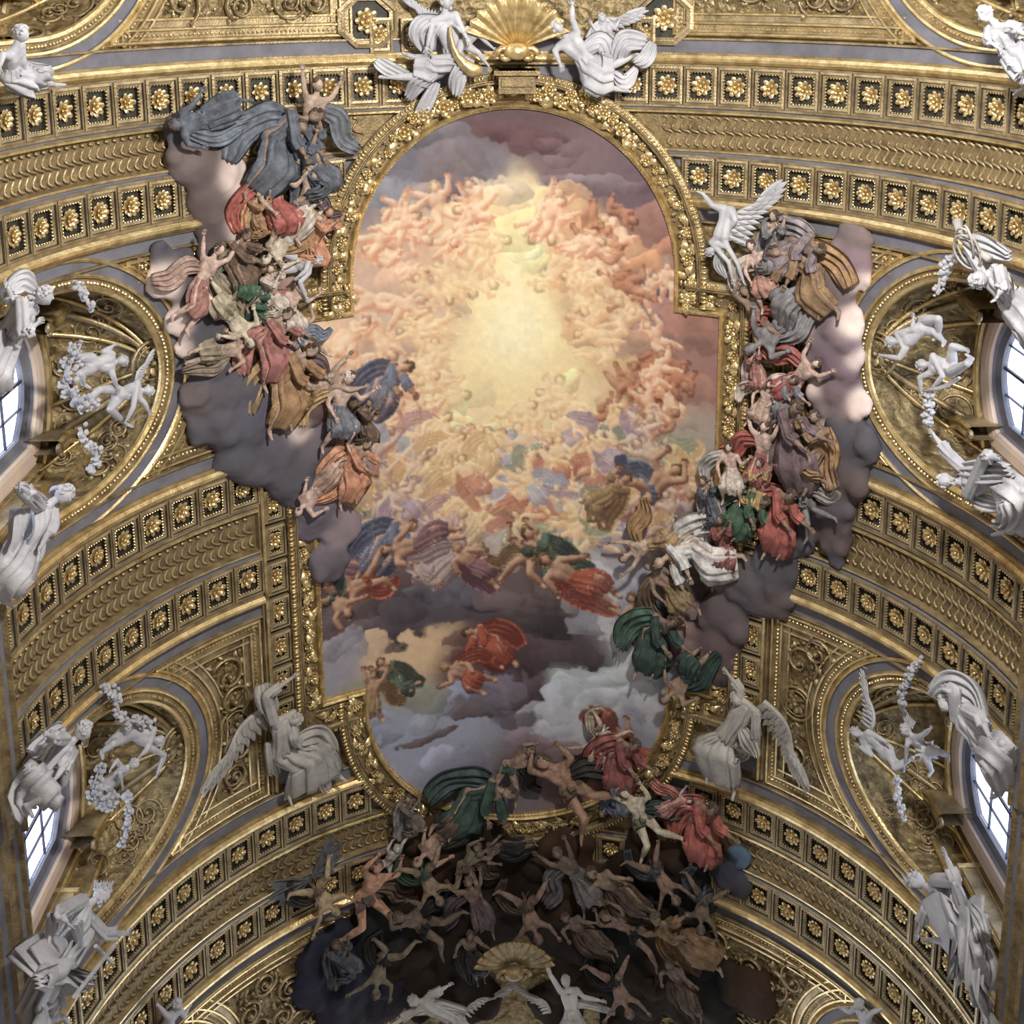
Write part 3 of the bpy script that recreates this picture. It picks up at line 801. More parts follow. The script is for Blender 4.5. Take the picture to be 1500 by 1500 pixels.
def build_parts(J, L, front=Vector((0, 0, 1)), baby=False, robe=None, mantle=None, wings=None, face=None, seed=0, vox=None, beard=False, longhair=False):
    """returns {part: mesh data builder}; J in local coordinates"""
    J = {k: Vector(v) for k, v in J.items()}
    f = 1.32 if baby else 1.0; hh = L * (.165 if baby else .132)
    nk, pv, hd = J['nk'], J['pv'], J['hd']
    spine = (nk - pv); su = spine.normalized(); ax = su.cross(front); ax = ax.normalized() if ax.length > 1e-3 else Vector((1, 0, 0))
    if 'ax' in J: ax = J['ax'].normalized()
    # keep the neck plausible
    hv = hd - nk; hd = nk + hv.normalized() * L * (.095 if baby else .105) if hv.length > 1e-4 else nk + su * L * .1
    sw = .105 * L * (1.05 if baby else 1); hw = .058 * L * f
    shl = nk - su * L * .025 + ax * sw; shr = nk - su * L * .025 - ax * sw
    # the left limbs take the side they are nearer to
    if ((J['el'] - J['er']).dot(ax)) < 0: shl, shr = shr, shl
    hl_ = pv + ax * hw; hr_ = pv - ax * hw
    if ((J['kl'] - J['kr']).dot(ax)) < 0: hl_, hr_ = hr_, hl_
    mb = MB()
    ch = nk - spine * .28; wa = nk - spine * .68
    capsule(mb, nk - su * .01 * L, hd - (hd - nk).normalized() * hh * .2, .032 * L * f, .028 * L * f)
    for sg in (-1, 1):
        capsule(mb, ch + ax * sg * .045 * L, wa + ax * sg * .030 * L, .066 * L * f, .050 * L * f)
        capsule(mb, wa + ax * sg * .028 * L, pv + ax * sg * .042 * L, .050 * L * f, .064 * L * f)
    capsule(mb, shl, shr, .040 * L * f, .040 * L * f)
    capsule(mb, shl, ch + (shl - shr) * .12, .042 * L, .05 * L); capsule(mb, shr, ch - (shl - shr) * .12, .042 * L, .05 * L)
    if baby: capsule(mb, wa + front * .03 * L, pv.lerp(wa, .3) + front * .035 * L, .06 * L, .07 * L)
    for sh, e, h in ((shl, J['el'], J['hl']), (shr, J['er'], J['hr'])):
        capsule(mb, sh, e, .039 * L * f, .029 * L * f); capsule(mb, e, e.lerp(h, .3), .029 * L * f, .030 * L * f); capsule(mb, e.lerp(h, .3), h, .030 * L * f, .018 * L * f)
    for hp, k, a in ((hl_, J['kl'], J['al']), (hr_, J['kr'], J['ar'])):
        capsule(mb, hp, k, .062 * L * f, .038 * L * f); capsule(mb, k, k.lerp(a, .35), .038 * L * f, .041 * L * f); capsule(mb, k.lerp(a, .35), a, .040 * L * f, .021 * L * f)
        d = (a - k).normalized(); fd = (front * .8 + d * .5 + ax * .1); fd = (fd - d * fd.dot(d) * .55).normalized()
        capsule(mb, a - fd * .015 * L, a + fd * .085 * L + d * .02 * L, .024 * L * f, .017 * L * f)
    me = voxel(mb, vox or max(.020, .0125 * L), 3); v, fc = mesh_lists(me); bpy.data.meshes.remove(me)
    body = MB(); body.add(v, fc)
    fdir = Vector(face) if face is not None else front + su * .1
    hup = (hd - nk).normalized() * .6 + su * .4
    head_geo(body, hd + hup.normalized() * hh * .12, hup, fdir, hh)
    for e, h in ((J['el'], J['hl']), (J['er'], J['hr'])): hand_geo(body, h, h - e, .075 * L * (1.1 if baby else 1.0), front)
    parts = {'body': body}
    hr = MB(); hair_geo(hr, hd + hup.normalized() * hh * .14, hup, fdir, hh, seed, longhair)
    if beard:
        rr = random.Random(seed)
        for i in range(16): hr.blob(hd + fdir.normalized() * hh * rr.uniform(.32, .5) - hup.normalized() * hh * rr.uniform(.25, .75) + ax * hh * rr.uniform(-.18, .18), hh * .11, 5, 4)
    parts['hair'] = hr
    if robe:
        cl = MB(); km = (J['kl'] + J['kr']) / 2; am = (J['al'] + J['ar']) / 2
        kx = J['kl'] - J['kr']; kx = kx if kx.dot(ax) > 0 else -kx; ka = kx.length / 2; amx = J['al'] - J['ar']; aa = amx.length / 2; amx = amx if amx.dot(ax) > 0 else -amx
        if robe == 'long':
            loft(cl, [nk - su * .02 * L, ch, wa, pv, pv.lerp(km, .5), km, km.lerp(am, .5), am], [ax, ax, ax, ax, (ax + kx.normalized()) / 2 if ka > 1e-3 else ax, kx if ka > 1e-3 else ax, kx if ka > 1e-3 else ax, amx if aa > 1e-3 else ax],
                 [.06 * L, .112 * L, .085 * L, .11 * L, .09 * L + ka * .45, .065 * L + ka * .85, .06 * L + (ka + aa) * .42, .05 * L + aa * .7],
                 [.045 * L, .08 * L, .068 * L, .085 * L, .08 * L, .07 * L, .06 * L, .045 * L], 9, .13, seed=seed)
            for sh, e, h in ((shl, J['el'], J['hl']), (shr, J['er'], J['hr'])):
                m1 = e.lerp(h, .45)
                loft(cl, [sh, e, m1], [front, front, front], [.046 * L, .044 * L, .046 * L], [.046 * L, .044 * L, .046 * L], 6, .16, n=24, seed=seed + 3)
        elif robe == 'skirt':
            loft(cl, [wa, pv, pv.lerp(km, .5), km, km.lerp(am, .45)], [ax, ax, (ax + kx.normalized()) / 2 if ka > 1e-3 else ax, kx if ka > 1e-3 else ax, kx if ka > 1e-3 else ax],
                 [.078 * L, .10 * L, .085 * L + ka * .45, .06 * L + ka * .85, .05 * L + ka * .6], [.066 * L, .082 * L, .08 * L, .066 * L, .05 * L], 9, .15, seed=seed)
        elif robe == 'loin':
            loft(cl, [wa.lerp(pv, .5), pv, pv.lerp(km, .35)], [ax, ax, ax], [.085 * L * f, .095 * L * f, .12 * L * f], [.072 * L * f, .085 * L * f, .095 * L * f], 9, .16, seed=seed)
        parts['drapery'] = cl
    if mantle:
        for i, (pts, w) in enumerate(mantle):
            m_ = MB(); parts['mantle_%d' % i] = m_; ribbon(m_, pts, w, front.cross(Vector(pts[-1]) - Vector(pts[0])) if True else ax, 4, seed + i, .02 * L)
    if wings:
        for i, (rt, tip, dn) in enumerate(wings):
            w = MB(); wing_geo(w, rt, tip, dn, (Vector(tip) - Vector(rt)).length, front); parts['wing_%d' % i] = w
    return parts
def attach(root, parts, mats):
    body = None
    for k, mbp in parts.items():
        nm = k.split('_')[0]
        m = mats.get(nm, mats.get('body'))
        o = mbp.build(nm, [m], body if nm == 'hair' else root, smooth=(nm != 'wing'))
        if nm == 'body': body = o
MARB = {'body': WHITE}; MARBG = {'body': WHITEG}
def px_figure(name, label, cat, J, L, mats=MARB, group=None, dep=.55, wings=None, mantle=None, face=None, front=None, **kw):
    """figure whose joints are given by where they appear, each at its own distance off the vault"""
    pu = J['pv']; M = TF(*sY(pu[0], pu[1], dep), dep); Mi = M.inverted()
    def loc(p): return Mi @ at(p[0], p[1], p[2] if len(p) > 2 else dep)
    JJ = {k: loc(v) for k, v in J.items()}
    ms = [([loc(p) for p in pts], w) for pts, w in mantle] if mantle else None
    ws = [(loc(a), loc(b), ((loc(c) - loc(a)) - (loc(b) - loc(a)) * ((loc(c) - loc(a)).dot(loc(b) - loc(a)) / (loc(b) - loc(a)).length_squared)).normalized()) for a, b, c in wings] if wings else None
    fr_ = Vector(front) if front else Vector((0, 0, 1))
    root = thing(name, label, cat, M, group)
    attach(root, build_parts(JJ, L, front=fr_.normalized(), mantle=ms, wings=ws, face=face, **kw), mats)
    return root
def J_(hd, nk, pv, el, hl, er, hr, kl, al, kr, ar): return dict(hd=hd, nk=nk, pv=pv, el=el, hl=hl, er=er, hr=hr, kl=kl, al=al, kr=kr, ar=ar)
SG = 'white stucco figures'
A_, P_ = 'statue', 'statue'
# angels seated on the top of the frame
px_figure('angel_statue', 'white stucco angel seated left of the gilded shell, both legs stretched to the left', A_,
    J_((655, 2, .8), (650, 22, .75), (666, 88, .55), (632, 44, .9), (626, 68, .95), (676, 40, .9), (684, 56, 1.0), (638, 92, .85), (597, 80, .7), (618, 112, .8), (562, 112, .6)), 2.35, robe='skirt', seed=1, longhair=True,
    mantle=[([(648, 30, .6), (620, 45, .8), (628, 75, .7)], .38), ([(690, 85, .75), (672, 110, .8), (668, 138, .6)], .24), ([(640, 105, .85), (612, 122, .8), (598, 142, .5)], .22), ([(612, 118, .5), (570, 100, .7), (552, 88, .6)], .2), ([(640, 120, .5), (625, 150, .5), (612, 172, .4)], .2)],
    wings=[((640, 30, .5), (600, 8, .35), (640, 10, .4))])
px_figure('cherub_statue', 'small white cherub beside the gilded shell, holding a curved golden horn', P_,
    J_((699, 30, .9), (694, 44, .85), (681, 66, .7), (676, 46, .95), (668, 38, 1.0), (706, 56, .9), (722, 70, .8), (700, 76, .8), (712, 92, .65), (672, 80, .8), (668, 96, .7)), 1.25, baby=True, seed=2)
px_figure('angel_statue', 'white stucco angel right of the gilded shell, bare chested with one arm raised', A_,
    J_((816, 38, .9), (829, 54, .8), (862, 94, .6), (838, 28, .95), (838, 8, 1.0), (812, 74, .85), (820, 94, .9), (862, 122, .95), (914, 132, .7), (896, 96, .8), (926, 82, .65)), 2.35, robe='skirt', seed=4,
    mantle=[([(850, 80, .6), (880, 60, .7), (896, 95, .6)], .26), ([(905, 90, .6), (915, 60, .8), (945, 62, .6)], .30), ([(930, 90, .6), (945, 85, .7), (955, 62, .6)], .22), ([(900, 105, .6), (915, 120, .7), (930, 100, .5)], .22)],
    wings=[((860, 55, .5), (920, 18, .35), (900, 40, .4))])
px_figure('cherub_statue', 'white cherub behind the raised arm of the angel right of the shell', P_,
    J_((880, 22, .5), (885, 36, .5), (893, 60, .45), (873, 45, .55), (866, 34, .6), (900, 42, .55), (906, 30, .55), (882, 74, .55), (880, 90, .45), (903, 74, .5), (908, 88, .45)), 1.2, baby=True, seed=5)
# putti at the upper corners of the frame
px_figure('winged_putto_statue', 'white winged putto diving head first at the upper right corner of the frame', P_,
    J_((1032, 370, .75), (1052, 360, .75), (1064, 306, .6), (1067, 384, .8), (1072, 408, .7), (1079, 384, .7), (1089, 414, .6), (1042, 300, .75), (1029, 283, .6), (1076, 322, .7), (1064, 338, .6)), 1.75, baby=False, seed=6,
    wings=[((1068, 350, .5), (1118, 282, .45), (1105, 330, .4))], mantle=[([(1058, 355, .7), (1052, 385, .6), (1064, 405, .5)], .14)])
px_figure('putto_statue', 'white curly haired putto climbing over the upper left corner of the frame', P_,
    J_((466, 376, .8), (456, 388, .75), (432, 384, .5), (440, 412, .8), (449, 434, .75), (448, 396, .9), (438, 404, .9), (412, 396, .6), (404, 414, .5), (420, 372, .5), (404, 362, .4)), 1.45, baby=True, seed=7)
# angels at the lower corners of the frame
px_figure('angel_statue', 'grey white winged angel under the lower left frame corner, one hand reaching up', A_,
    J_((437, 1054, 1.0), (417, 1046, .9), (414, 1100, .6), (391, 1016, .95), (429, 990, .8), (432, 1078, 1.0), (446, 1098, .9), (462, 1092, 1.0), (498, 1134, .6), (448, 1124, .8), (424, 1164, .5)), 2.3, mats=MARBG, robe='long', seed=9, longhair=True,
    wings=[((392, 1036, .5), (318, 1122, .4), (430, 1075, .35))], mantle=[([(430, 1090, .8), (466, 1078, .9), (486, 1100, .7)], .36), ([(395, 1085, .5), (400, 1118, .5), (404, 1130, .4)], .20), ([(446, 1120, .7), (470, 1135, .6), (478, 1154, .5)], .22), ([(384, 1000, .7), (390, 1020, .8), (398, 1040, .8)], .3)])
px_figure('angel_statue', 'grey white winged angel under the lower right frame corner, arm over the moulding', A_,
    J_((1072, 1020, .95), (1096, 1028, .9), (1060, 1082, .65), (1082, 1006, .9), (1065, 984, .8), (1106, 1062, .9), (1108, 1094, .8), (1024, 1088, .95), (1036, 1132, .6), (1070, 1112, .9), (1075, 1156, .55)), 2.3, mats=MARBG, robe='long', seed=10,
    wings=[((1118, 1026, .5), (1172, 1120, .45), (1080, 1060, .35))], mantle=[([(1085, 1060, .8), (1096, 1085, .9), (1108, 1104, .8)], .24), ([(1050, 1075, .85), (1030, 1090, .9), (1032, 1118, .7)], .22), ([(1075, 1085, .7), (1088, 1100, .6), (1060, 1110, .6)], .2)])
# left lunettes
px_figure('saint_statue', 'bluish white statue by the upper left window, curly head and one open hand raised', A_,
    J_((60, 436, 1.2), (44, 444, 1.0), (8, 500, .7), (34, 488, 1.2), (54, 474, 1.3), (20, 440, .8), (10, 420, .8), (2, 550, .9), (-20, 590, .5), (-14, 540, .8), (-40, 580, .5)), 2.3, robe='long', seed=11, longhair=True,
    mantle=[([(50, 425, .9), (34, 410, .9), (14, 425, .8)], .22), ([(40, 450, 1.1), (28, 480, 1.0), (18, 505, .8)], .2)])
px_figure('saint_statue', 'bluish white draped statue with a round brimmed hat below the upper left window', A_,
    J_((87, 728, 1.15), (70, 738, 1.0), (38, 800, .7), (46, 728, 1.1), (30, 714, 1.15), (76, 768, 1.1), (60, 800, 1.1), (30, 850, 1.0), (4, 880, .6), (10, 830, .8), (-16, 870, .5)), 2.4, robe='long', seed=12,
    mantle=[([(28, 712, 1.1), (44, 728, 1.1), (62, 738, 1.0)], .18), ([(62, 745, 1.0), (58, 780, 1.0), (44, 820, .9)], .3), ([(30, 745, .9), (22, 790, .8), (14, 830, .7)], .3)])
px_figure('putto_statue', 'upper white putto of the pair beside the upper left window, a raised foot', P_,
    J_((180, 527, .3), (167, 530, .25), (134, 532, .1), (167, 549, .35), (172, 568, .3), (152, 514, .2), (166, 506, .2), (118, 546, .3), (124, 562, .2), (116, 522, .1), (104, 512, .1)), 1.45, baby=True, seed=13)
px_figure('putto_statue', 'lower white winged putto of the pair beside the upper left window, leaning right', P_,
    J_((222, 572, .4), (206, 570, .35), (172, 577, .1), (196, 596, .45), (188, 612, .4), (212, 588, .4), (218, 600, .4), (146, 570, .35), (118, 597, .1), (162, 598, .2), (186, 620, .1)), 1.45, baby=True, seed=14,
    wings=[((200, 562, .2), (218, 522, .15), (225, 545, .1))])
px_figure('saint_statue', 'bluish white statue above the lower left window, bent forward and looking right', A_,
    J_((122, 1070, 1.25), (104, 1088, 1.05), (62, 1142, .75), (84, 1082, 1.15), (68, 1076, 1.1), (98, 1116, 1.25), (82, 1140, 1.2), (76, 1162, 1.2), (40, 1182, .8), (48, 1128, .9), (36, 1176, .6)), 2.3, robe='long', seed=15,
    mantle=[([(90, 1065, .8), (70, 1080, .8), (44, 1105, .7)], .24), ([(98, 1120, 1.1), (94, 1140, 1.0), (86, 1150, .9)], .2)])
px_figure('putto_statue', 'upper white putto of the pair beside the lower left window, bending downward', P_,
    J_((240, 1086, .4), (224, 1080, .35), (188, 1070, .1), (242, 1104, .45), (232, 1130, .4), (216, 1096, .4), (208, 1104, .4), (166, 1088, .3), (150, 1100, .1), (172, 1076, .2), (158, 1088, .1)), 1.5, baby=True, seed=16)
px_figure('putto_statue', 'lower white putto of the pair beside the lower left window, holding a garland', P_,
    J_((198, 1116, .4), (186, 1122, .3), (166, 1142, .1), (176, 1130, .4), (180, 1150, .4), (172, 1112, .3), (164, 1124, .3), (158, 1152, .3), (168, 1162, .2), (148, 1146, .2), (150, 1164, .1)), 1.2, baby=True, seed=17)
px_figure('crowned_statue', 'bluish white crowned bearded statue with one arm stretched out, below the lower left window', A_,
    J_((146, 1312, 1.2), (128, 1326, 1.05), (84, 1400, .8), (150, 1368, 1.2), (186, 1366, 1.2), (86, 1338, 1.15), (98, 1352, 1.3), (94, 1416, 1.2), (66, 1478, .8), (58, 1430, 1.0), (48, 1490, .6)), 2.5, robe='long', seed=18, beard=True,
    mantle=[([(112, 1350, 1.2), (116, 1375, 1.1), (112, 1400, 1.0)], .16), ([(78, 1340, .9), (70, 1380, .9), (60, 1420, .8)], .22), ([(100, 1420, 1.0), (80, 1432, 1.1), (55, 1440, 1.0)], .24), ([(136, 1350, 1.1), (122, 1390, 1.0), (100, 1420, .9)], .15)])
px_figure('putto_statue', 'small bluish white putto at the feet of the crowned statue', P_,
    J_((92, 1466, 1.0), (82, 1478, .95), (62, 1500, .8), (92, 1490, 1.0), (100, 1500, 1.0), (66, 1478, .9), (56, 1470, .9), (58, 1520, .9), (50, 1535, .7), (48, 1512, .9), (36, 1525, .7)), 1.4, baby=True, seed=19)
st = MB(); p0, p1 = at(58, 1478, 1.5), at(168, 1384, 1.5); st.tube([p0, p1], .035, 8)
q0, q1 = at(140, 1386, 1.5), at(164, 1410, 1.5); st.tube([q0, q1], .035, 8)
cr = thing('cross_staff', 'long white staff ending in a cross held beside the crowned statue', 'staff', Matrix.Translation(p0))
st.v = [tuple(Vector(v) - p0) for v in st.v]; st.build('shaft', [WHITE], cr)
# right lunettes
px_figure('saint_statue', 'bright white statue by the upper right window, round head tilted and arm lifted', A_,
    J_((1436, 410, 1.2), (1450, 396, 1.0), (1482, 440, .7), (1428, 376, 1.1), (1408, 344, 1.0), (1470, 420, 1.2), (1462, 432, 1.3), (1500, 480, .9), (1520, 520, .6), (1515, 460, .8), (1540, 500, .5)), 2.3, robe='long', seed=21,
    mantle=[([(1412, 352, .8), (1440, 360, .9), (1480, 375, .8)], .24), ([(1455, 390, .9), (1470, 420, .9), (1480, 450, .9)], .22)])
px_figure('putto_statue', 'left white putto of the pair beside the upper right window, stretching to the left', P_,
    J_((1298, 498, .4), (1317, 500, .35), (1356, 476, .1), (1316, 524, .45), (1292, 520, .4), (1336, 482, .3), (1337, 466, .3), (1374, 466, .3), (1374, 492, .1), (1368, 486, .2), (1382, 500, .1)), 1.5, baby=True, seed=22)
px_figure('putto_statue', 'right white putto of the pair beside the upper right window, knees drawn up', P_,
    J_((1348, 534, .45), (1362, 532, .4), (1392, 536, .15), (1346, 552, .5), (1348, 572, .45), (1380, 550, .4), (1366, 566, .4), (1416, 532, .4), (1422, 524, .2), (1394, 506, .3), (1416, 512, .1)), 1.45, baby=True, seed=23,
    mantle=[([(1350, 572, .4), (1380, 566, .4), (1405, 552, .4)], .05)])
px_figure('saint_statue', 'bright white statue below the upper right window, long arm reaching left', A_,
    J_((1388, 704, 1.2), (1410, 706, 1.0), (1460, 700, .7), (1388, 664, 1.1), (1368, 638, 1.1), (1444, 668, 1.1), (1462, 672, 1.1), (1480, 740, 1.0), (1470, 780, .6), (1500, 720, .8), (1500, 770, .5)), 2.3, robe='long', seed=24, beard=True,
    mantle=[([(1400, 690, .9), (1440, 690, 1.0), (1480, 690, .9)], .26), ([(1420, 720, .8), (1440, 735, .8), (1470, 740, .8)], .2)])
px_figure('veiled_statue', 'pale blue white statue under a swelling veil above the lower right window', A_,
    J_((1384, 1030, 1.1), (1404, 1042, 1.0), (1442, 1092, .75), (1398, 1012, 1.1), (1378, 1004, 1.1), (1436, 1050, 1.0), (1450, 1080, 1.0), (1452, 1120, 1.1), (1466, 1160, .8), (1470, 1090, .9), (1480, 1140, .6)), 2.4, robe='long', seed=25,
    mantle=[([(1368, 1018, 1.1), (1392, 1002, 1.0), (1425, 1018, .8), (1445, 1060, .7)], .34), ([(1410, 1040, .9), (1440, 1080, .9), (1460, 1120, .8)], .3)])
px_figure('winged_putto_statue', 'left white putto with a lifted wing beside the lower right window', P_,
    J_((1248, 1070, .45), (1264, 1074, .4), (1296, 1098, .15), (1276, 1104, .45), (1258, 1092, .5), (1282, 1076, .3), (1296, 1084, .3), (1310, 1122, .35), (1336, 1108, .1), (1304, 1110, .3), (1322, 1120, .1)), 1.5, baby=True, seed=26,
    wings=[((1274, 1066, .2), (1269, 1004, .15), (1250, 1040, .1))])
px_figure('putto_statue', 'right white putto beside the lower right window, short legs dangling', P_,
    J_((1324, 1066, .4), (1336, 1076, .35), (1354, 1098, .15), (1328, 1090, .45), (1326, 1106, .4), (1352, 1074, .4), (1362, 1066, .4), (1376, 1100, .35), (1388, 1106, .2), (1358, 1114, .3), (1364, 1128, .2)), 1.4, baby=True, seed=27,
    robe='loin', wings=[((1336, 1064, .2), (1318, 1036, .15), (1345, 1040, .1))])
px_figure('crowned_statue', 'bright white statue with a spiked crown below the lower right window, arm pointing down', A_,
    J_((1346, 1292, 1.2), (1364, 1302, 1.05), (1414, 1346, .8), (1356, 1332, 1.2), (1344, 1366, 1.2), (1400, 1290, 1.1), (1386, 1254, 1.1), (1432, 1396, 1.2), (1450, 1448, .8), (1404, 1382, 1.0), (1366, 1376, .8)), 2.4, robe='long', seed=28,
    mantle=[([(1400, 1288, 1.1), (1408, 1330, 1.0), (1410, 1370, .9)], .2), ([(1426, 1330, 1.0), (1440, 1360, 1.1), (1438, 1376, 1.0)], .2), ([(1430, 1380, .9), (1445, 1410, .9), (1448, 1440, .8)], .28)])
px_figure('seated_statue', 'bluish white statue at the upper left edge, foot resting on the gold moulding', A_,
    J_((30, 52, 1.1), (22, 70, 1.0), (16, 108, .8), (4, 80, 1.0), (0, 96, 1.0), (34, 90, 1.0), (36, 104, .9), (54, 116, .9), (80, 124, .5), (30, 116, .9), (52, 128, .5)), 2.0, robe='skirt', seed=30, mantle=[([(24, 76, .9), (40, 100, .8), (52, 112, .7)], .12)])
px_figure('seated_statue', 'bluish white statue at the upper right edge, only head and shoulder in view', A_,
    J_((1446, 24, 1.1), (1460, 36, 1.0), (1482, 76, .7), (1448, 56, 1.0), (1462, 70, 1.0), (1485, 40, .9), (1500, 50, .9), (1500, 100, .9), (1500, 130, .6), (1520, 90, .9), (1525, 120, .6)), 2.1, robe='long', seed=31)
px_figure('angel_statue', 'grey white angel with an upright wing at the lower edge, left of the small shell', A_,
    J_((600, 1462, .9), (618, 1462, .8), (664, 1486, .6), (596, 1484, .9), (580, 1494, .9), (640, 1450, .9), (656, 1440, .9), (640, 1520, .9), (600, 1530, .6), (690, 1530, .8), (680, 1560, .5)), 2.2, mats=MARBG, robe='long', seed=32,
    wings=[((680, 1480, .4), (732, 1448, .35), (715, 1480, .3))], mantle=[([(600, 1480, .7), (630, 1470, .8), (680, 1475, .7)], .25)])
px_figure('angel_statue', 'grey white angel with raised arm at the lower edge, right of the small shell', A_,
    J_((826, 1428, .8), (832, 1444, .75), (838, 1486, .6), (806, 1424, .9), (798, 1404, .9), (854, 1456, .8), (880, 1462, .8), (860, 1520, .8), (880, 1550, .5), (820, 1525, .8), (810, 1560, .5)), 2.1, mats=MARBG, robe='skirt', seed=33,
    wings=[((805, 1478, .4), (766, 1444, .35), (780, 1475, .3))], mantle=[([(840, 1470, .6), (860, 1465, .7), (900, 1480, .6)], .15)])
px_figure('putto_statue', 'grey white putto head and shoulders in the left lunette at the lower edge', P_,
    J_((262, 1466, .6), (256, 1478, .5), (244, 1500, .3), (270, 1486, .5), (276, 1476, .5), (240, 1480, .5), (232, 1470, .5), (250, 1515, .4), (255, 1530, .2), (236, 1512, .4), (230, 1528, .2)), 1.5, baby=True, seed=34)
px_figure('putto_statue', 'grey white putto head and shoulders in the right lunette at the lower edge', P_,
    J_((1256, 1466, .6), (1262, 1478, .5), (1270, 1500, .3), (1244, 1480, .5), (1232, 1474, .5), (1278, 1480, .5), (1290, 1476, .5), (1262, 1515, .4), (1260, 1530, .2), (1280, 1512, .4), (1284, 1528, .2)), 1.5, baby=True, seed=35)
px_figure('putto_statue', 'grey white putto half hidden at the lower left of the oval, above the falling figures', P_,
    J_((584, 1236, .6), (578, 1246, .55), (566, 1262, .4), (590, 1232, .7), (598, 1222, .7), (568, 1240, .6), (574, 1230, .6), (572, 1274, .5), (580, 1284, .4), (556, 1270, .5), (552, 1282, .4)), 1.2, mats=MARBG, baby=True, seed=36)
print('statues', time.time() - T0)
# crowns, hat, horn, shell
def ring_pts(M, r, z, n=14): return [M @ Vector((r * math.cos(2 * PI * i / n), r * math.sin(2 * PI * i / n), z)) for i in range(n + 1)]
# ------------------------------------------------------------------ painted stucco figures: seven poses, each cut once and copied
def PJ(**k): return k
POSES = {
 'seated': (PJ(hd=(.02, .40, .10), nk=(0, .29, .06), pv=(0, 0, 0), el=(.20, .17, .12), hl=(.34, .30, .16), er=(-.18, .12, .10), hr=(-.10, -.02, .20), kl=(.16, -.12, .18), al=(.14, -.36, .10), kr=(-.08, -.16, .18), ar=(-.14, -.40, .06)), 'skirt', [([(0, .26, .0), (-.25, .20, .05), (-.42, .02, .0), (-.40, -.18, .0)], .13)]),
 'flying': (PJ(hd=(.30, .34, .12), nk=(.20, .26, .08), pv=(0, 0, .02), el=(.36, .20, .14), hl=(.50, .30, .14), er=(.10, .38, .10), hr=(.16, .54, .10), kl=(-.18, -.10, .12), al=(-.40, -.16, .04), kr=(-.06, -.22, .10), ar=(-.26, -.38, .02)), 'skirt', [([(.1, .2, .02), (-.1, .3, .05), (-.3, .22, .02), (-.5, .28, .0)], .14)]),
 'reclining': (PJ(hd=(-.36, .16, .14), nk=(-.27, .10, .08), pv=(0, 0, 0), el=(-.32, -.06, .14), hl=(-.20, -.16, .12), er=(-.14, .22, .14), hr=(.0, .28, .14), kl=(.22, .10, .16), al=(.42, -.02, .06), kr=(.20, -.06, .12), ar=(.42, -.14, .04)), 'skirt', [([(-.2, .0, .0), (.0, -.16, .04), (.24, -.18, .06), (.44, -.24, .0)], .13)]),
 'kneeling': (PJ(hd=(.08, .40, .14), nk=(.03, .30, .08), pv=(0, 0, 0), el=(.18, .22, .18), hl=(.24, .38, .20), er=(.0, .18, .22), hr=(.14, .30, .24), kl=(.12, -.20, .14), al=(-.10, -.30, .06), kr=(-.04, -.22, .14), ar=(-.26, -.26, .04)), 'long', [([(-.02, .28, .0), (-.14, .08, -.02), (-.20, -.14, .0), (-.34, -.30, .0)], .16)]),
 'falling': (PJ(hd=(.10, -.38, .12), nk=(.06, -.28, .08), pv=(0, 0, 0), el=(.26, -.24, .12), hl=(.34, -.40, .12), er=(-.12, -.36, .10), hr=(-.24, -.48, .10), kl=(.16, .18, .14), al=(.30, .36, .06), kr=(-.12, .20, .14), ar=(-.30, .24, .04)), 'loin', [([(.0, -.1, .0), (-.2, .0, .04), (-.30, .16, .0), (-.22, .36, .0)], .10)]),
 'twisting': (PJ(hd=(-.06, .38, .10), nk=(0, .28, .08), pv=(0, 0, 0), el=(-.20, .36, .12), hl=(-.10, .50, .12), er=(.20, .32, .12), hr=(.16, .48, .14), kl=(.22, -.06, .16), al=(.40, -.22, .06), kr=(.02, -.24, .12), ar=(-.12, -.44, .04)), 'loin', [([(.0, .1, .0), (.22, .14, .04), (.38, .02, .0), (.52, .10, .0)], .11)]),
 'bowed': (PJ(hd=(.26, .24, .16), nk=(.17, .20, .10), pv=(0, 0, 0), el=(.28, .04, .16), hl=(.40, -.08, .14), er=(.10, .04, .18), hr=(.20, -.08, .20), kl=(.14, -.20, .12), al=(.0, -.40, .06), kr=(-.10, -.20, .12), ar=(-.20, -.42, .04)), 'long', [([(.1, .2, .0), (-.1, .18, .02), (-.28, .02, .0), (-.36, -.2, .0)], .16)]),
}
PM = {}
for i, (k, (J, robe, man)) in enumerate(POSES.items()):
    P = build_parts({a: Vector(b) * 2.0 for a, b in J.items()}, 2.0, robe=robe, mantle=[([Vector(p) * 2.0 for p in pts], w * 2.0) for pts, w in man], seed=50 + i, vox=.032)
    PM[k] = {n.split('_')[0]: m.mesh(n.split('_')[0], [WHITE], True) for n, m in P.items()}
BPM = {}
for i, k in enumerate(('seated', 'flying', 'reclining', 'falling', 'twisting', 'kneeling')):
    P = build_parts({a: Vector(b) * 2.0 * (.88 if a in ('kl', 'al', 'kr', 'ar') else 1) for a, b in POSES[k][0].items()}, 2.0, baby=True, seed=80 + i, vox=.05)
    BPM[k] = {n: m.mesh('p_' + n, [], True) for n, m in P.items()}
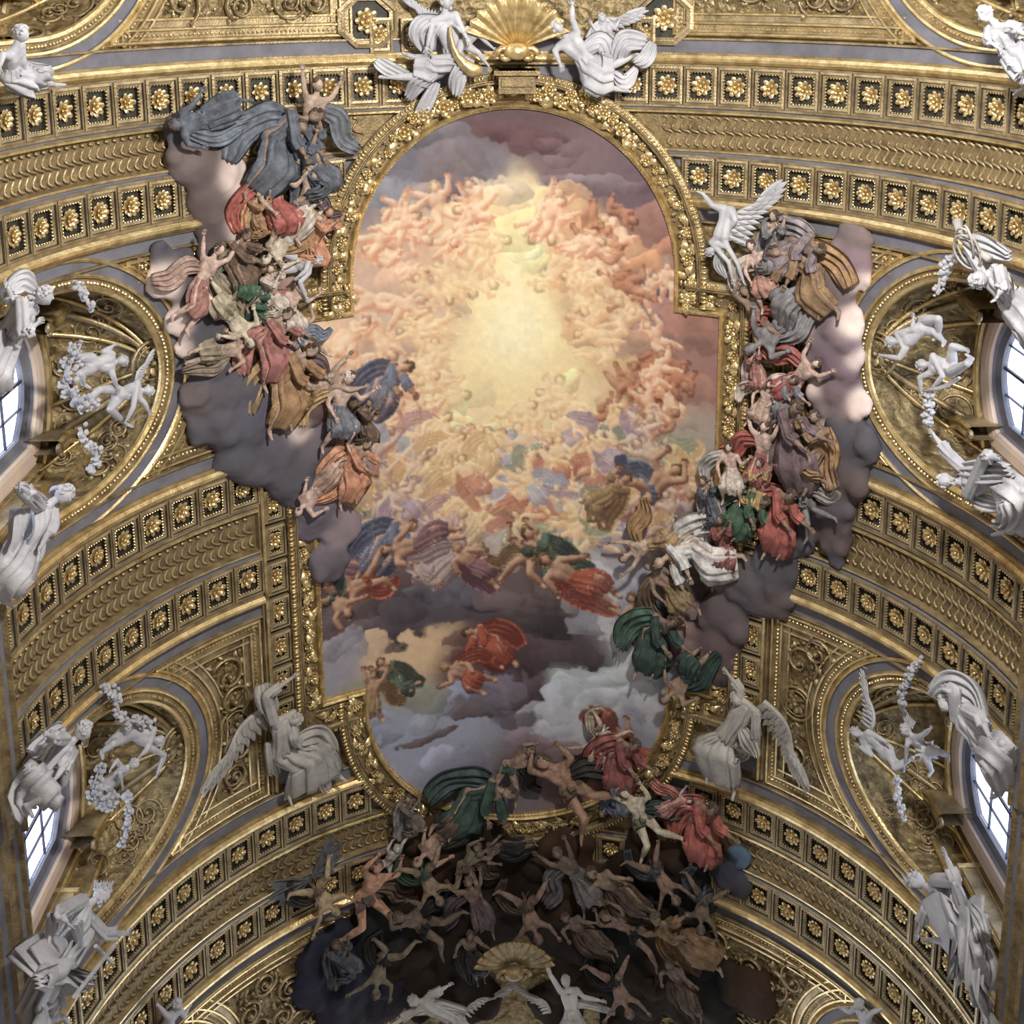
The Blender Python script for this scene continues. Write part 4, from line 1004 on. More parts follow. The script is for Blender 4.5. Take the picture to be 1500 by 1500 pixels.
# ------------------------------------------------------------------ painted sky (a generic baroque heaven: glow, clouds, loose figures)
def fbm(X, Y, seed, octs=5, sc=1.0):
    rs = np.random.RandomState(seed); out = np.zeros_like(X); amp = 1.0; tot = 0
    for o in range(octs):
        G = rs.rand(64, 64); f = sc * 2 ** o
        x = X * f + 7.3 * o; y = Y * f + 3.1 * o
        xi = np.floor(x).astype(int); yi = np.floor(y).astype(int); fx = x - xi; fy = y - yi
        fx = fx * fx * (3 - 2 * fx); fy = fy * fy * (3 - 2 * fy)
        g = lambda a, b: G[a % 64, b % 64]
        out += amp * ((g(xi, yi) * (1 - fx) + g(xi + 1, yi) * fx) * (1 - fy) + (g(xi, yi + 1) * (1 - fx) + g(xi + 1, yi + 1) * fx) * fy)
        tot += amp; amp *= .55
    return out / tot
PS = .027
gs = np.arange(-5.02, 5.021, PS); gy = np.arange(2.74, 21.0, PS)
GX, GY = np.meshgrid(gs, gy, indexing='ij')
def lin(c): return np.array([((x / 255) ** 2.2) for x in c])
wx = (fbm(GX, GY, 1, 5, .8) - .5) * 1.1; wy = (fbm(GX, GY, 2, 5, .8) - .5) * 1.1
QX, QY = GX + wx, GY + wy
# broad colour plan: (s, Y, radius s, radius Y, colour, strength)
C = np.zeros(GX.shape + (3,)); Wt = np.full(GX.shape, 1e-6)
plan = [(-3.0, 4.6, 1.5, 1.0, (112, 112, 126)), (-1.5, 4.2, 1.2, .8, (118, 112, 122)), (0, 3.2, 1.4, .6, (104, 82, 88)), (1.6, 3.9, 1.5, .7, (120, 98, 104)), (2.8, 4.6, .9, .9, (108, 88, 98)),
        (-2.6, 6.0, 1.0, .9, (205, 165, 140)), (-3.3, 7.2, .9, .9, (200, 168, 146)), (-1.2, 5.6, 1.0, .7, (226, 192, 150)), (2.6, 6.3, 1.1, .8, (176, 124, 104)), (3.4, 7.4, .8, .9, (142, 112, 112)), (1.4, 5.6, .9, .7, (214, 172, 128)),
        (0.0, 5.8, .7, 1.2, (246, 222, 170)), (-4.2, 8.6, .9, 1.0, (206, 176, 156)), (-3.2, 9.6, .9, .8, (216, 186, 156)), (4.2, 8.6, .8, 1.0, (150, 110, 102)), (3.2, 9.6, 1.0, .7, (196, 158, 122)), (4.4, 10.6, .7, .8, (160, 146, 134)),
        (-1.5, 10.2, 1.4, .8, (232, 206, 162)), (1.5, 10.4, 1.4, .8, (226, 200, 158)), (-3.6, 11.2, 1.2, .9, (206, 178, 150)), (0, 11.6, 1.3, .9, (222, 188, 146)), (3.0, 11.6, 1.2, .8, (180, 164, 150)), (-4.3, 12.6, .8, .7, (176, 158, 144)),
        (-2.6, 12.7, 1.2, .7, (150, 134, 128)), (0, 12.9, 1.0, .6, (196, 176, 158)), (2.4, 13.0, 1.2, .8, (160, 152, 154)), (4.4, 12.8, .7, .8, (138, 120, 112)), (-3.6, 14.2, 1.5, .8, (92, 74, 76)), (-1.0, 14.5, 1.4, .7, (104, 88, 90)),
        (1.4, 14.4, .8, .8, (86, 72, 70)), (-1.6, 15.0, 1.8, .5, (74, 68, 78)), (.8, 15.6, 1.0, .9, (72, 60, 64)), (2.6, 14.6, .8, 1.2, (156, 156, 172)), (3.8, 15.2, .9, .9, (104, 94, 92)), (-4.4, 15.8, .6, .8, (150, 146, 158)),
        (-2.6, 16.0, 1.2, .6, (214, 180, 140)), (-3.3, 17.0, 1.0, .6, (150, 150, 130)), (-.7, 16.4, 1.0, .8, (98, 70, 68)), (2.2, 16.6, 1.0, 1.0, (172, 180, 186)), (3.3, 16.8, .8, .9, (128, 132, 146)),
        (-2.4, 18.0, 1.4, .6, (150, 156, 178)), (-.2, 17.5, .9, .6, (84, 68, 74)), (1.4, 18.2, .9, .7, (184, 186, 196)), (3.2, 18.4, .8, .8, (140, 140, 156)), (-1.6, 19.0, 1.2, .7, (156, 160, 182)), (0, 19.6, 1.8, .9, (120, 110, 116)), (1.8, 19.6, 1.2, .8, (122, 84, 76))]
for (s, y, rs_, ry, c) in plan:
    w = np.exp(-(((QX - s) / rs_) ** 2 + ((QY - y) / ry) ** 2) * 1.3) ** 1.5
    C += w[..., None] * lin(c); Wt += w
C /= Wt[..., None]
def over(mask, col, a=1.0, sl=None):
    m = np.clip(mask, 0, 1)[..., None] * a
    if sl is None: C[:] = C * (1 - m) + np.asarray(col) * m
    else: C[sl] = C[sl] * (1 - m) + np.asarray(col) * m
# radiance
rad = np.sqrt(((GX - 0) / 1.05) ** 2 + ((GY - 8.1) / 1.2) ** 2); ang = np.arctan2(GY - 8.1, GX)
ry_ = fbm(np.cos(ang) * 6, np.sin(ang) * 6, 7, 3, 1.0)
over(np.exp(-(rad / (1.65 + 1.9 * (ry_ - .5))) ** 2) * 1.0, lin((247, 218, 140)), .85)
over(np.exp(-(rad / .95) ** 2), lin((240, 232, 190)), .95)
up = np.exp(-((GX / (.12 + .05 * np.abs(GY - 4.2))) ** 2)) * (GY < 8.3) * np.clip((GY - 4.0) / 1.0, 0, 1)
over(up, lin((250, 234, 186)), .65)
# dark cloud lobes with lighter rims
def cloud(s, y, rs_, ry, dark, light, seed, a=1.0):
    i0, i1 = np.searchsorted(gs, [s - rs_ * 1.6, s + rs_ * 1.6]); j0, j1 = np.searchsorted(gy, [y - ry * 1.6, y + ry * 1.6])
    sl = (slice(i0, i1), slice(j0, j1)); X = (QX[sl] - s) / rs_; Y_ = (QY[sl] - y) / ry
    r = np.sqrt(X * X + Y_ * Y_) + (fbm(GX[sl], GY[sl], seed, 4, 2.2) - .5) * .95
    m = np.clip((1.02 - r) / .16, 0, 1); sh = np.clip(.5 - .55 * Y_ - .25 * X + (fbm(GX[sl], GY[sl], seed + 9, 4, 2.2) - .5) * 1.1, 0, 1)[..., None]
    over(m, lin(dark) * (1 - sh) + lin(light) * sh, a, sl)
cl = [(0, 3.5, 1.3, .35, (84, 58, 62), (112, 86, 90)), (-1.3, 4.6, .8, .45, (96, 84, 92), (130, 118, 122)), (-2.7, 4.9, .9, .4, (104, 106, 122), (140, 140, 150)), (2.0, 4.6, 1.4, .28, (98, 78, 86), (138, 122, 128)), (3.2, 6.9, .6, .45, (96, 82, 90), (142, 122, 120)),
      (3.6, 9.2, .7, .4, (124, 70, 56), (170, 106, 84)), (-.9, 13.2, .9, .35, (124, 116, 116), (186, 172, 156)), (3.0, 11.4, 1.3, .4, (118, 110, 112), (172, 160, 150)), (-1.9, 14.8, 1.7, .42, (60, 56, 66), (110, 108, 122)), (-3.9, 14.9, 1.0, .5, (70, 60, 64), (112, 96, 96)),
      (-3.2, 15.5, 1.5, .35, (70, 62, 68), (108, 98, 100)), (.5, 15.2, .9, .55, (58, 50, 54), (88, 76, 80)), (1.5, 16.0, .9, .5, (58, 48, 52), (86, 74, 80)), (.2, 16.3, 1.0, .55, (66, 52, 56), (96, 78, 80)), (-.1, 17.3, 1.0, .5, (70, 58, 64), (104, 90, 96)),
      (-1.1, 18.0, .7, .22, (80, 66, 72), (110, 98, 104)), (-2.2, 18.4, .8, .16, (90, 76, 80), (124, 112, 116)), (4.3, 13.9, .7, .8, (66, 58, 62), (120, 106, 104)), (3.9, 15.4, .5, .7, (98, 80, 80), (150, 130, 128))]
for i, c in enumerate(cl): cloud(*c, 30 + i)
# pale slanting beam, lower right
bm_ = np.exp(-(((GX - 1.4 - (GY - 13) * .42) / .55) ** 2)) * np.clip((GY - 13.0) / .8, 0, 1) * np.clip((18.6 - GY) / 1.0, 0, 1)
over(bm_, lin((206, 206, 206)), .55)
# small puffs that take up the colour around them
qrn = random.Random(41)
for k in range(420):
    s_ = qrn.uniform(-4.8, 4.8); y_ = qrn.uniform(3.4, 20.4)
    if not in_frame(s_, y_, -.2) or (s_ ** 2 + (y_ - 8.1) ** 2 < 2.4): continue
    r_ = qrn.uniform(.14, .42); c0 = C[int((s_ - gs[0]) / PS), int((y_ - gy[0]) / PS)] ** (1 / 2.2) * 255; t_ = qrn.uniform(.08, .20) * (1 if y_ > 12 or y_ < 5 else 1.1)
    wm = (1.03, 1.0, .95) if 5 < y_ < 13 else (1, 1, 1.02)
    cloud(s_, y_, r_ * 1.5, r_, tuple(c0 * (1 - t_) * (1, .93, .90)[0]), tuple(np.minimum(250, c0 * (1 + t_) * wm)), 200 + k, .8)
# loose painted figures
prn = random.Random(77)
_pts = {}
def samples(me):
    """dense surface samples (position, normal) of a pose mesh"""
    if me.name in _pts: return _pts[me.name]
    n = len(me.vertices); co = np.empty(n * 3, np.float32); me.vertices.foreach_get('co', co); co = co.reshape(-1, 3)
    no = np.empty(n * 3, np.float32); me.vertices.foreach_get('normal', no); no = no.reshape(-1, 3)
    e = np.empty(len(me.edges) * 2, np.int32); me.edges.foreach_get('vertices', e); e = e.reshape(-1, 2)
    P = [co] + [co[e[:, 0]] * (1 - t) + co[e[:, 1]] * t for t in (.33, .67)]; Nn = [no] + [no[e[:, 0]] * (1 - t) + no[e[:, 1]] * t for t in (.33, .67)]
    q = np.array([p.vertices[:] for p in me.polygons if len(p.vertices) == 4], np.int32)
    if len(q): P += [co[q].mean(1)]; Nn += [no[q].mean(1)]
    _pts[me.name] = (np.concatenate(P), np.concatenate(Nn)); return _pts[me.name]
def splat(s, y, L, ang, pose, cols, a=1.0, mir=1, baby=False, hz=None):
    """paint a posed figure flat into the picture: body, hair, cloth in their own painted tones"""
    ca, sa = math.cos(ang), math.sin(ang); k = L / 2.0; Ps, Cs = [], []
    for n, me in (BPM if baby else PM)[pose].items():
        p, no = samples(me); lit, dk = cols[n]
        x = p[:, 0] * k * mir; yy = p[:, 1] * k; nx, ny, nz = no[:, 0] * mir, no[:, 1], no[:, 2]
        X = x * ca - yy * sa; Yu = x * sa + yy * ca; NX = nx * ca - ny * sa; NY = nx * sa + ny * ca
        sh = np.clip(.18 + .62 * NY - .30 * NX + .42 * nz, 0, 1)[:, None] ** 1.2
        Ps.append(np.stack([s + X, y - Yu, p[:, 2] * k], -1)); Cs.append(lin(dk) * (1 - sh) + lin(lit) * sh)
    P = np.concatenate(Ps); Cc = np.concatenate(Cs); fr = P[:, 2].argsort(); P = P[fr]; Cc = Cc[fr]
    i = ((P[:, 0] - gs[0]) / PS).astype(int); j = ((P[:, 1] - gy[0]) / PS).astype(int)
    i0, i1, j0, j1 = max(i.min() - 1, 0), min(i.max() + 3, len(gs)), max(j.min() - 1, 0), min(j.max() + 3, len(gy))
    if i1 - i0 < 3 or j1 - j0 < 3: return
    buf = np.zeros((i1 - i0, j1 - j0, 3)); m = np.zeros((i1 - i0, j1 - j0))
    for di, dj in ((1, 1), (0, 1), (1, 0), (0, 0)):
        ii, jj = i + di - i0, j + dj - j0; ok = (ii >= 0) & (jj >= 0) & (ii < i1 - i0) & (jj < j1 - j0)
        if di or dj:
            sel = m[ii[ok], jj[ok]] == 0; buf[ii[ok][sel], jj[ok][sel]] = Cc[ok][sel]; 
        else: buf[ii[ok], jj[ok]] = Cc[ok]
    m = np.zeros_like(m)
    for di, dj in ((1, 1), (0, 1), (1, 0), (0, 0)):
        ii, jj = i + di - i0, j + dj - j0; ok = (ii >= 0) & (jj >= 0) & (ii < i1 - i0) & (jj < j1 - j0); m[ii[ok], jj[ok]] = 1
    for _ in range(1):
        mm = np.pad(m, 1, mode='edge'); bb = np.pad(buf * m[..., None], ((1, 1), (1, 1), (0, 0)), mode='edge')
        w = sum(mm[1 + a_:mm.shape[0] - 1 + a_, 1 + b_:mm.shape[1] - 1 + b_] * g for a_, b_, g in ((0, 0, 4), (1, 0, 1), (-1, 0, 1), (0, 1, 1), (0, -1, 1)))
        bf = sum(bb[1 + a_:bb.shape[0] - 1 + a_, 1 + b_:bb.shape[1] - 1 + b_] * g for a_, b_, g in ((0, 0, 4), (1, 0, 1), (-1, 0, 1), (0, 1, 1), (0, -1, 1)))
        buf = bf / np.maximum(w, 1e-6)[..., None]; m = w / 8
    over(m, buf, a, (slice(i0, i1), slice(j0, j1)))
HAIRS = [((150, 104, 66), (60, 38, 26)), ((120, 84, 56), (40, 26, 20)), ((196, 160, 110), (110, 80, 50))]
def pfig(s, y, L, ang, skin, drape, a=1.0, mirror=1, baby=False):
    pose = prn.choice(list((BPM if baby else PM).keys())); d = drape or skin
    d2 = tuple(tuple(min(255, v * 1.08 + 6) for v in c) for c in d); hr = prn.choice(HAIRS)
    if a < .8: hr = tuple(tuple(.5 * u + .5 * w for u, w in zip(h_, s_)) for h_, s_ in zip(hr, skin))
    splat(s, y, L, ang, pose, {'body': skin, 'hair': hr, 'drapery': d, 'mantle': d2}, a, mirror, baby)
warm = ((250, 226, 190), (206, 138, 100)); gold_ = ((252, 232, 186), (220, 170, 118)); brown = ((214, 150, 110), (120, 66, 50)); pal = ((238, 214, 190), (160, 118, 100))
for k in range(170):        # small winged children in rings about the light
    a = prn.uniform(0, 2 * PI); q = prn.uniform(1.75, 3.9)
    s = q * math.cos(a) * 1.02; y = 8.3 + q * math.sin(a) * 1.02
    if abs(s) < .6 and y < 8 or not in_frame(s, y, -.25) or y < 5: continue
    near = max(0, min(1, (3.4 - q) / 1.8))
    pfig(s, y, prn.uniform(.95, 1.45), prn.uniform(0, 2 * PI), gold_ if near > .5 else (warm if s < 1.5 else brown if prn.random() < .5 else warm), None, .55 + .2 * (1 - near), prn.choice((1, -1)), True)
drs = [((222, 190, 170), (150, 110, 110)), ((170, 186, 150), (110, 118, 96)), ((236, 208, 150), (180, 140, 90)), ((190, 196, 208), (130, 134, 150)), ((210, 140, 110), (150, 84, 66)), ((190, 170, 186), (130, 110, 126))]
for k in range(70):
    s = prn.uniform(-4.6, 4.6); y = prn.uniform(10.4, 13.3)
    pfig(s, y, prn.uniform(1.3, 1.8), prn.uniform(-.9, .9), pal if abs(s) > 2.5 else gold_, prn.choice(drs), .75, prn.choice((1, -1)))
drk = [((150, 110, 116), (70, 44, 50)), ((96, 120, 104), (30, 42, 38)), ((190, 96, 66), (92, 40, 32)), ((180, 150, 100), (84, 60, 40)), ((120, 130, 156), (52, 56, 74)), ((196, 176, 170), (110, 90, 90))]
for (s, y, L, a, di) in [(-4.2, 13.5, 1.6, .5, 0), (-3.2, 13.1, 1.8, -.3, 4), (-2.3, 13.3, 1.9, .4, 0), (-1.7, 13.9, 1.9, -.9, 5), (-1.0, 14.0, 1.5, -.5, 0), (.3, 13.8, 1.6, .2, 3), (.9, 13.9, 2.0, .5, 1), (1.5, 14.4, 2.1, -.2, 2), (-3.6, 14.0, 1.5, -1.1, 2), (-4.5, 14.2, 1.4, .9, 1),
                         (3.3, 11.9, 1.9, -.6, 4), (2.2, 12.2, 1.6, -.9, 3), (4.3, 12.5, 1.4, .3, 5), (-4.0, 9.3, 1.7, .3, 3), (-3.1, 9.2, 1.7, -.2, 4), (-3.0, 16.7, 1.4, .4, 1), (-3.6, 17.1, 1.3, -.8, 3), (-.6, 16.0, 1.6, .3, 2), (-1.2, 16.9, 1.4, 1.0, 2), (3.1, 15.4, 1.6, .3, 1), (2.4, 18.3, 1.5, -.9, 2), (3.0, 18.9, 1.5, 1.2, 2)]:
    pfig(s, y, L * 1.12, a, ((220, 176, 142), (112, 70, 54)), drk[di], .94, prn.choice((1, -1)))
C *= (0.90 + .22 * fbm(GX, GY, 99, 4, 7))[..., None]
lum = C.mean(-1, keepdims=True); C = (lum + (C - lum) * .84) * .86
mask = np.zeros(GX.shape, bool)
mask |= (np.abs(GX) < SX + .05) & (GY > Y1 - .05) & (GY < Y2 + .05)
mask |= (np.abs(GX) < RA + .05) & (GY >= YT) & (GY <= YB)
mask |= (GX ** 2 + (GY - YT) ** 2 < (RA + .05) ** 2) & (GY < YT); mask |= (GX ** 2 + (GY - YB) ** 2 < (RA + .05) ** 2) & (GY > YB)
idx = -np.ones(GX.shape, np.int64); keep = mask; idx[keep] = np.arange(keep.sum())
ph = GX[keep] / R; rr_ = R - .06
co = np.stack([rr_ * np.sin(ph), GY[keep], H + ELL * rr_ * np.cos(ph)], -1)
q = np.stack([idx[:-1, :-1], idx[:-1, 1:], idx[1:, 1:], idx[1:, :-1]], -1).reshape(-1, 4); q = q[(q >= 0).all(1)]
me = bpy.data.meshes.new('painted_sky'); me.vertices.add(len(co)); me.vertices.foreach_set('co', co.astype(np.float32).ravel())
me.loops.add(q.size); me.loops.foreach_set('vertex_index', q.astype(np.int32).ravel())
me.polygons.add(len(q)); me.polygons.foreach_set('loop_start', np.arange(0, q.size, 4, dtype=np.int32))
me.polygons.foreach_set('use_smooth', np.ones(len(q), bool)); me.update(calc_edges=True)
ca = me.color_attributes.new('paint', 'FLOAT_COLOR', 'POINT')
cc = np.ones((len(co), 4), np.float32); cc[:, :3] = np.clip(C[keep], 0, 1); ca.data.foreach_set('color', cc.ravel())
me.materials.append(PAINT)
sky = thing('ceiling_painting', 'huge painted heaven with a golden glow, clouds and small figures inside the gilded frame', 'painting', me=me)
print('painting', time.time() - T0)
# crown and hat lie on their wearers' heads
def crown(u, v, dep, rot, label):
    M = TF(*sY(u, v, dep), dep, rot); mb = MB(); n = 9
    for i in range(n):
        a = 2 * PI * i / n; c, s = math.cos(a), math.sin(a); mb.tube([(c * .13, 0, s * .13), (c * .17, .16, s * .17)], [.032, .006], 5)
    mb.tube([(.14 * math.cos(2 * PI * i / 16), 0, .14 * math.sin(2 * PI * i / 16)) for i in range(17)], .028, 6, cap=False)
    t = thing('crown', label, 'crown', M); mb.build('spiked_ring', [WHITE], t)
crown(150, 1303, 1.2, -.7, 'white spiked crown on the bearded statue at the lower left')
crown(1337, 1290, 1.2, 1.3, 'white spiked crown on the statue at the lower right')
M = TF(*sY(91, 724, 1.1), 1.1, -.9); mb = MB()
mb.tube([(.20 * math.cos(2 * PI * i / 20), .02, .20 * math.sin(2 * PI * i / 20)) for i in range(21)], .05, 6, cap=False, flat=.4); mb.blob((0, .06, 0), .16, 12, 8, 0, (1, .7, 1))
t = thing('brimmed_hat', 'white round brimmed hat on the statue below the upper left window', 'hat', M); mb.build('brim', [WHITE], t, smooth=True)
# golden horn
M = TF(*sY(684, 80, .9), .9); Mi = M.inverted(); mb = MB()
hp = [(660, 38), (660, 52), (664, 68), (670, 82), (680, 94), (692, 102), (706, 104)]
mb.tube([Mi @ at(u, v, .95) for u, v in hp], [.03, .045, .06, .085, .12, .15, .10], 10)
t = thing('golden_horn', 'curved golden horn held by the cherub left of the shell', 'horn', M); mb.build('horn_body', [GOLDB], t, smooth=True)
# rings in the hand of the upper right statue
M = TF(*sY(1425, 362, 1.1), 1.1); mb = MB()
for r, o in ((.34, 0), (.28, .1), (.30, -.08)):
    mb.tube([(r * math.cos(2 * PI * i / 18), r * math.sin(2 * PI * i / 18) + o, .1 + .12 * math.sin(2 * PI * i / 18 + o * 9)) for i in range(19)], .022, 6, cap=False)
mb.tube([(-.52, .35, 0), (-.2, .1, .1), (.5, -.1, 0)], [.10, .04, .07], 8)
t = thing('chain_rings', 'pale stucco rings and staff end above the upper right statue', 'rings', M); mb.build('ring', [WHITEG], t, smooth=True)
# shells
def shell(name, label, u, v, w, dep, mat, flip=1):
    M = TF(*sY(u, v, dep), dep, 0 if flip == 1 else PI); root = thing(name, label, 'shell', M)
    n = 72; k = 14; vs = []; fs = []; mb = MB(); base = []
    for j in range(k):
        r = j / (k - 1)
        for i in range(n):
            t = i / (n - 1); a = -1.22 + 2.44 * t; fl = math.cos(t * 2 * PI * 11)
            q = w * (.10 + r * (1.0 + .035 * fl * r)); z = .10 + .42 * w * math.sin(r * 1.5) * (1) + .045 * w * fl * r
            vs.append((q * math.sin(a), q * math.cos(a) - w * .2, z))
    o = len(vs); vs += [(x, y, z - .06) for x, y, z in vs]
    for j in range(k - 1):
        for i in range(n - 1):
            a = j * n + i; fs.append((a, a + 1, a + n + 1, a + n)); fs.append((a + o, a + n + o, a + n + 1 + o, a + 1 + o))
    for i in range(n - 1): a = (k - 1) * n + i; fs.append((a, a + 1, a + 1 + o, a + o))
    for j in range(k - 1):
        for i in (0, n - 1): a = j * n + i; fs.append((a, a + n, a + n + o, a + o))
    mb.add(vs, fs); mb.build('fluted_bowl', [mat], root, smooth=True)
    mb = MB(); mb.blob((0, -w * .22, .30 * w), w * .24, 12, 8, 0, (1.2, .8, .8))
    for sg in (-1, 1):
        pts = [(sg * (w * .25 + w * .18 * math.cos(i * .55) * (1 - i / 15)), -w * .30 + w * .18 * math.sin(i * .55) * (1 - i / 15), .3 * w) for i in range(13)]
        mb.tube(pts, .07 * w, 6)
    mb.build('hinge_scroll', [mat], root, smooth=True); return root
shell('scallop_shell', 'large golden scallop shell over the top of the frame between two angels', 757, 58, 1.05, .5, GOLDB)
shell('scallop_shell', 'dark dull golden scallop shell near the lower edge among the falling figures', 752, 1398, .95, 1.0, GOLDD)
# golden plinth over the crown of the frame
M = TF(*sY(757, 116, .4), .4); t = thing('frame_crest', 'golden stepped bracket with swags under the large shell', 'bracket', M)
mb = MB(); mb.box(-.40, .40, -.28, .22, -.4, .35); mb.box(-.50, .50, .12, .22, -.4, .45); mb.box(-.34, .34, -.12, .04, .35, .41); mb.build('bracket_block', [GOLDD], t)
mb = MB()
for i in range(12): mb.blob((-.40 + i * .073, .20, .44), .034, 5, 4)
mb.build('bead_row', [GOLDB], t, kind='stuff')
rr = random.Random(3)
for sg in (-1, 1):
    for i in range(9):
        aa = -PI / 2 + sg * (.13 + i * .062); p_ = t.matrix_basis.inverted() @ Vector(V((RA + .32) * math.cos(aa), YT + (RA + .32) * math.sin(aa), .1)); x = p_.x; y = p_.y + rr.uniform(-.15, .15)
        link('flower', FLO[i % 2], t, Matrix.Translation((x, y, p_.z + .12 + rr.uniform(0, .2))) @ Matrix.Rotation(rr.uniform(0, 6), 4, 'Z') @ Matrix.Scale(rr.uniform(1.1, 1.7), 4))
        link('leaf', LEAF, t, Matrix.Translation((x + rr.uniform(-.1, .1), y + rr.uniform(-.15, .15), p_.z + .1)) @ Matrix.Rotation(rr.uniform(0, 6), 4, 'Z') @ Matrix.Scale(rr.uniform(.9, 1.3), 4))
# coffers and octagon coffers beside the shell
top = side_trim
for side in (1, -1):
    coffer(top, side * 2.95, 1.30, COFS); coffer(top, side * 2.25, 1.32, COFS)
    coffer(top, side * 2.05, 2.18, COFS)
def octagon(u, v):
    mb = MB(); n = 8
    def ringp(r, z): return [(r * 1.15 * math.cos(PI / 8 + 2 * PI * i / n), r * math.sin(PI / 8 + 2 * PI * i / n), z) for i in range(n)]
    rs_ = [(.62, 0), (.62, .2), (.55, .22), (.53, .16), (.46, .15), (.44, .05)]
    for (r0, z0), (r1, z1) in zip(rs_, rs_[1:]):
        mb.add(ringp(r0, z0) + ringp(r1, z1), [(i, (i + 1) % n, n + (i + 1) % n, n + i) for i in range(n)], 0 if z1 > .1 else 1)
    mb.add(ringp(.44, .05), [tuple(range(n))], 1)
    o = mb.build('octagon_coffer', [GOLD, DARK], top, M=TF(*sY(u, v))); link('rosette', ROS[0], o, Matrix.Translation((0, 0, .08)) @ Matrix.Scale(1.3, 4))
octagon(536, 30); octagon(974, 26)
# flower drops in the lunettes
def garland(name, label, pts, dep, r, n, seed, mat=WHITE):
    rr = random.Random(seed); M = TF(*sY(pts[0][0], pts[0][1], dep), dep); Mi = M.inverted(); P = [Mi @ at(u, v, dep) for u, v in pts]
    root = thing(name, label, 'garland', M); mb = MB(); L = [0]
    for a, b in zip(P, P[1:]): L.append(L[-1] + (b - a).length)
    for i in range(n):
        t = rr.random() * L[-1]; k = max(j for j in range(len(L)) if L[j] <= t); k = min(k, len(P) - 2); u = (t - L[k]) / (L[k + 1] - L[k])
        c = P[k].lerp(P[k + 1], u) + Vector((rr.uniform(-r, r), rr.uniform(-r, r), rr.uniform(-r, r)))
        mb.blob(c, rr.uniform(.03, .06), 6, 4, 0, (rr.uniform(.7, 1.3), rr.uniform(.7, 1.3), rr.uniform(.7, 1.2)))
    mb.tube(P, .035, 6); mb.build('blossoms', [mat], root, kind='stuff'); return root
garland('flower_garland', 'thick white flower garland hanging left of the upper left putti', [(118, 505), (104, 530), (95, 556), (104, 575), (118, 588), (140, 592)], .35, .13, 110, 1)
garland('flower_garland', 'thin white flower drop above the upper left putti', [(110, 414), (122, 424), (128, 440), (136, 452)], .4, .07, 40, 2)
garland('flower_garland', 'thin white flower drop below the upper left putti', [(118, 626), (122, 640), (142, 660), (142, 676), (130, 690)], .4, .08, 60, 3)
garland('flower_garland', 'white flower garland above the lower left putti', [(150, 1006), (168, 1012), (174, 1040), (182, 1052), (205, 1056), (222, 1058)], .35, .09, 100, 4)
garland('flower_garland', 'thick white flower garland hanging under the lower left putti', [(150, 1118), (140, 1145), (142, 1168), (158, 1176), (170, 1168)], .4, .12, 110, 5)
garland('flower_garland', 'thin white flower drop below the lower left putti', [(188, 1160), (190, 1190), (185, 1215), (180, 1240)], .4, .06, 50, 6)
garland('flower_garland', 'white flower drop above the upper right putti', [(1396, 376), (1384, 392), (1376, 410), (1372, 430)], .4, .08, 60, 7)
garland('flower_garland', 'white flower drop below the upper right putti', [(1360, 576), (1360, 598), (1356, 622)], .4, .08, 50, 8)
garland('flower_garland', 'white flower drop above the lower right putti', [(1346, 966), (1334, 984), (1326, 1000), (1318, 1028)], .4, .08, 60, 9)
garland('flower_garland', 'white flower drop below the lower right putti', [(1314, 1134), (1314, 1160), (1320, 1196)], .4, .06, 50, 10)
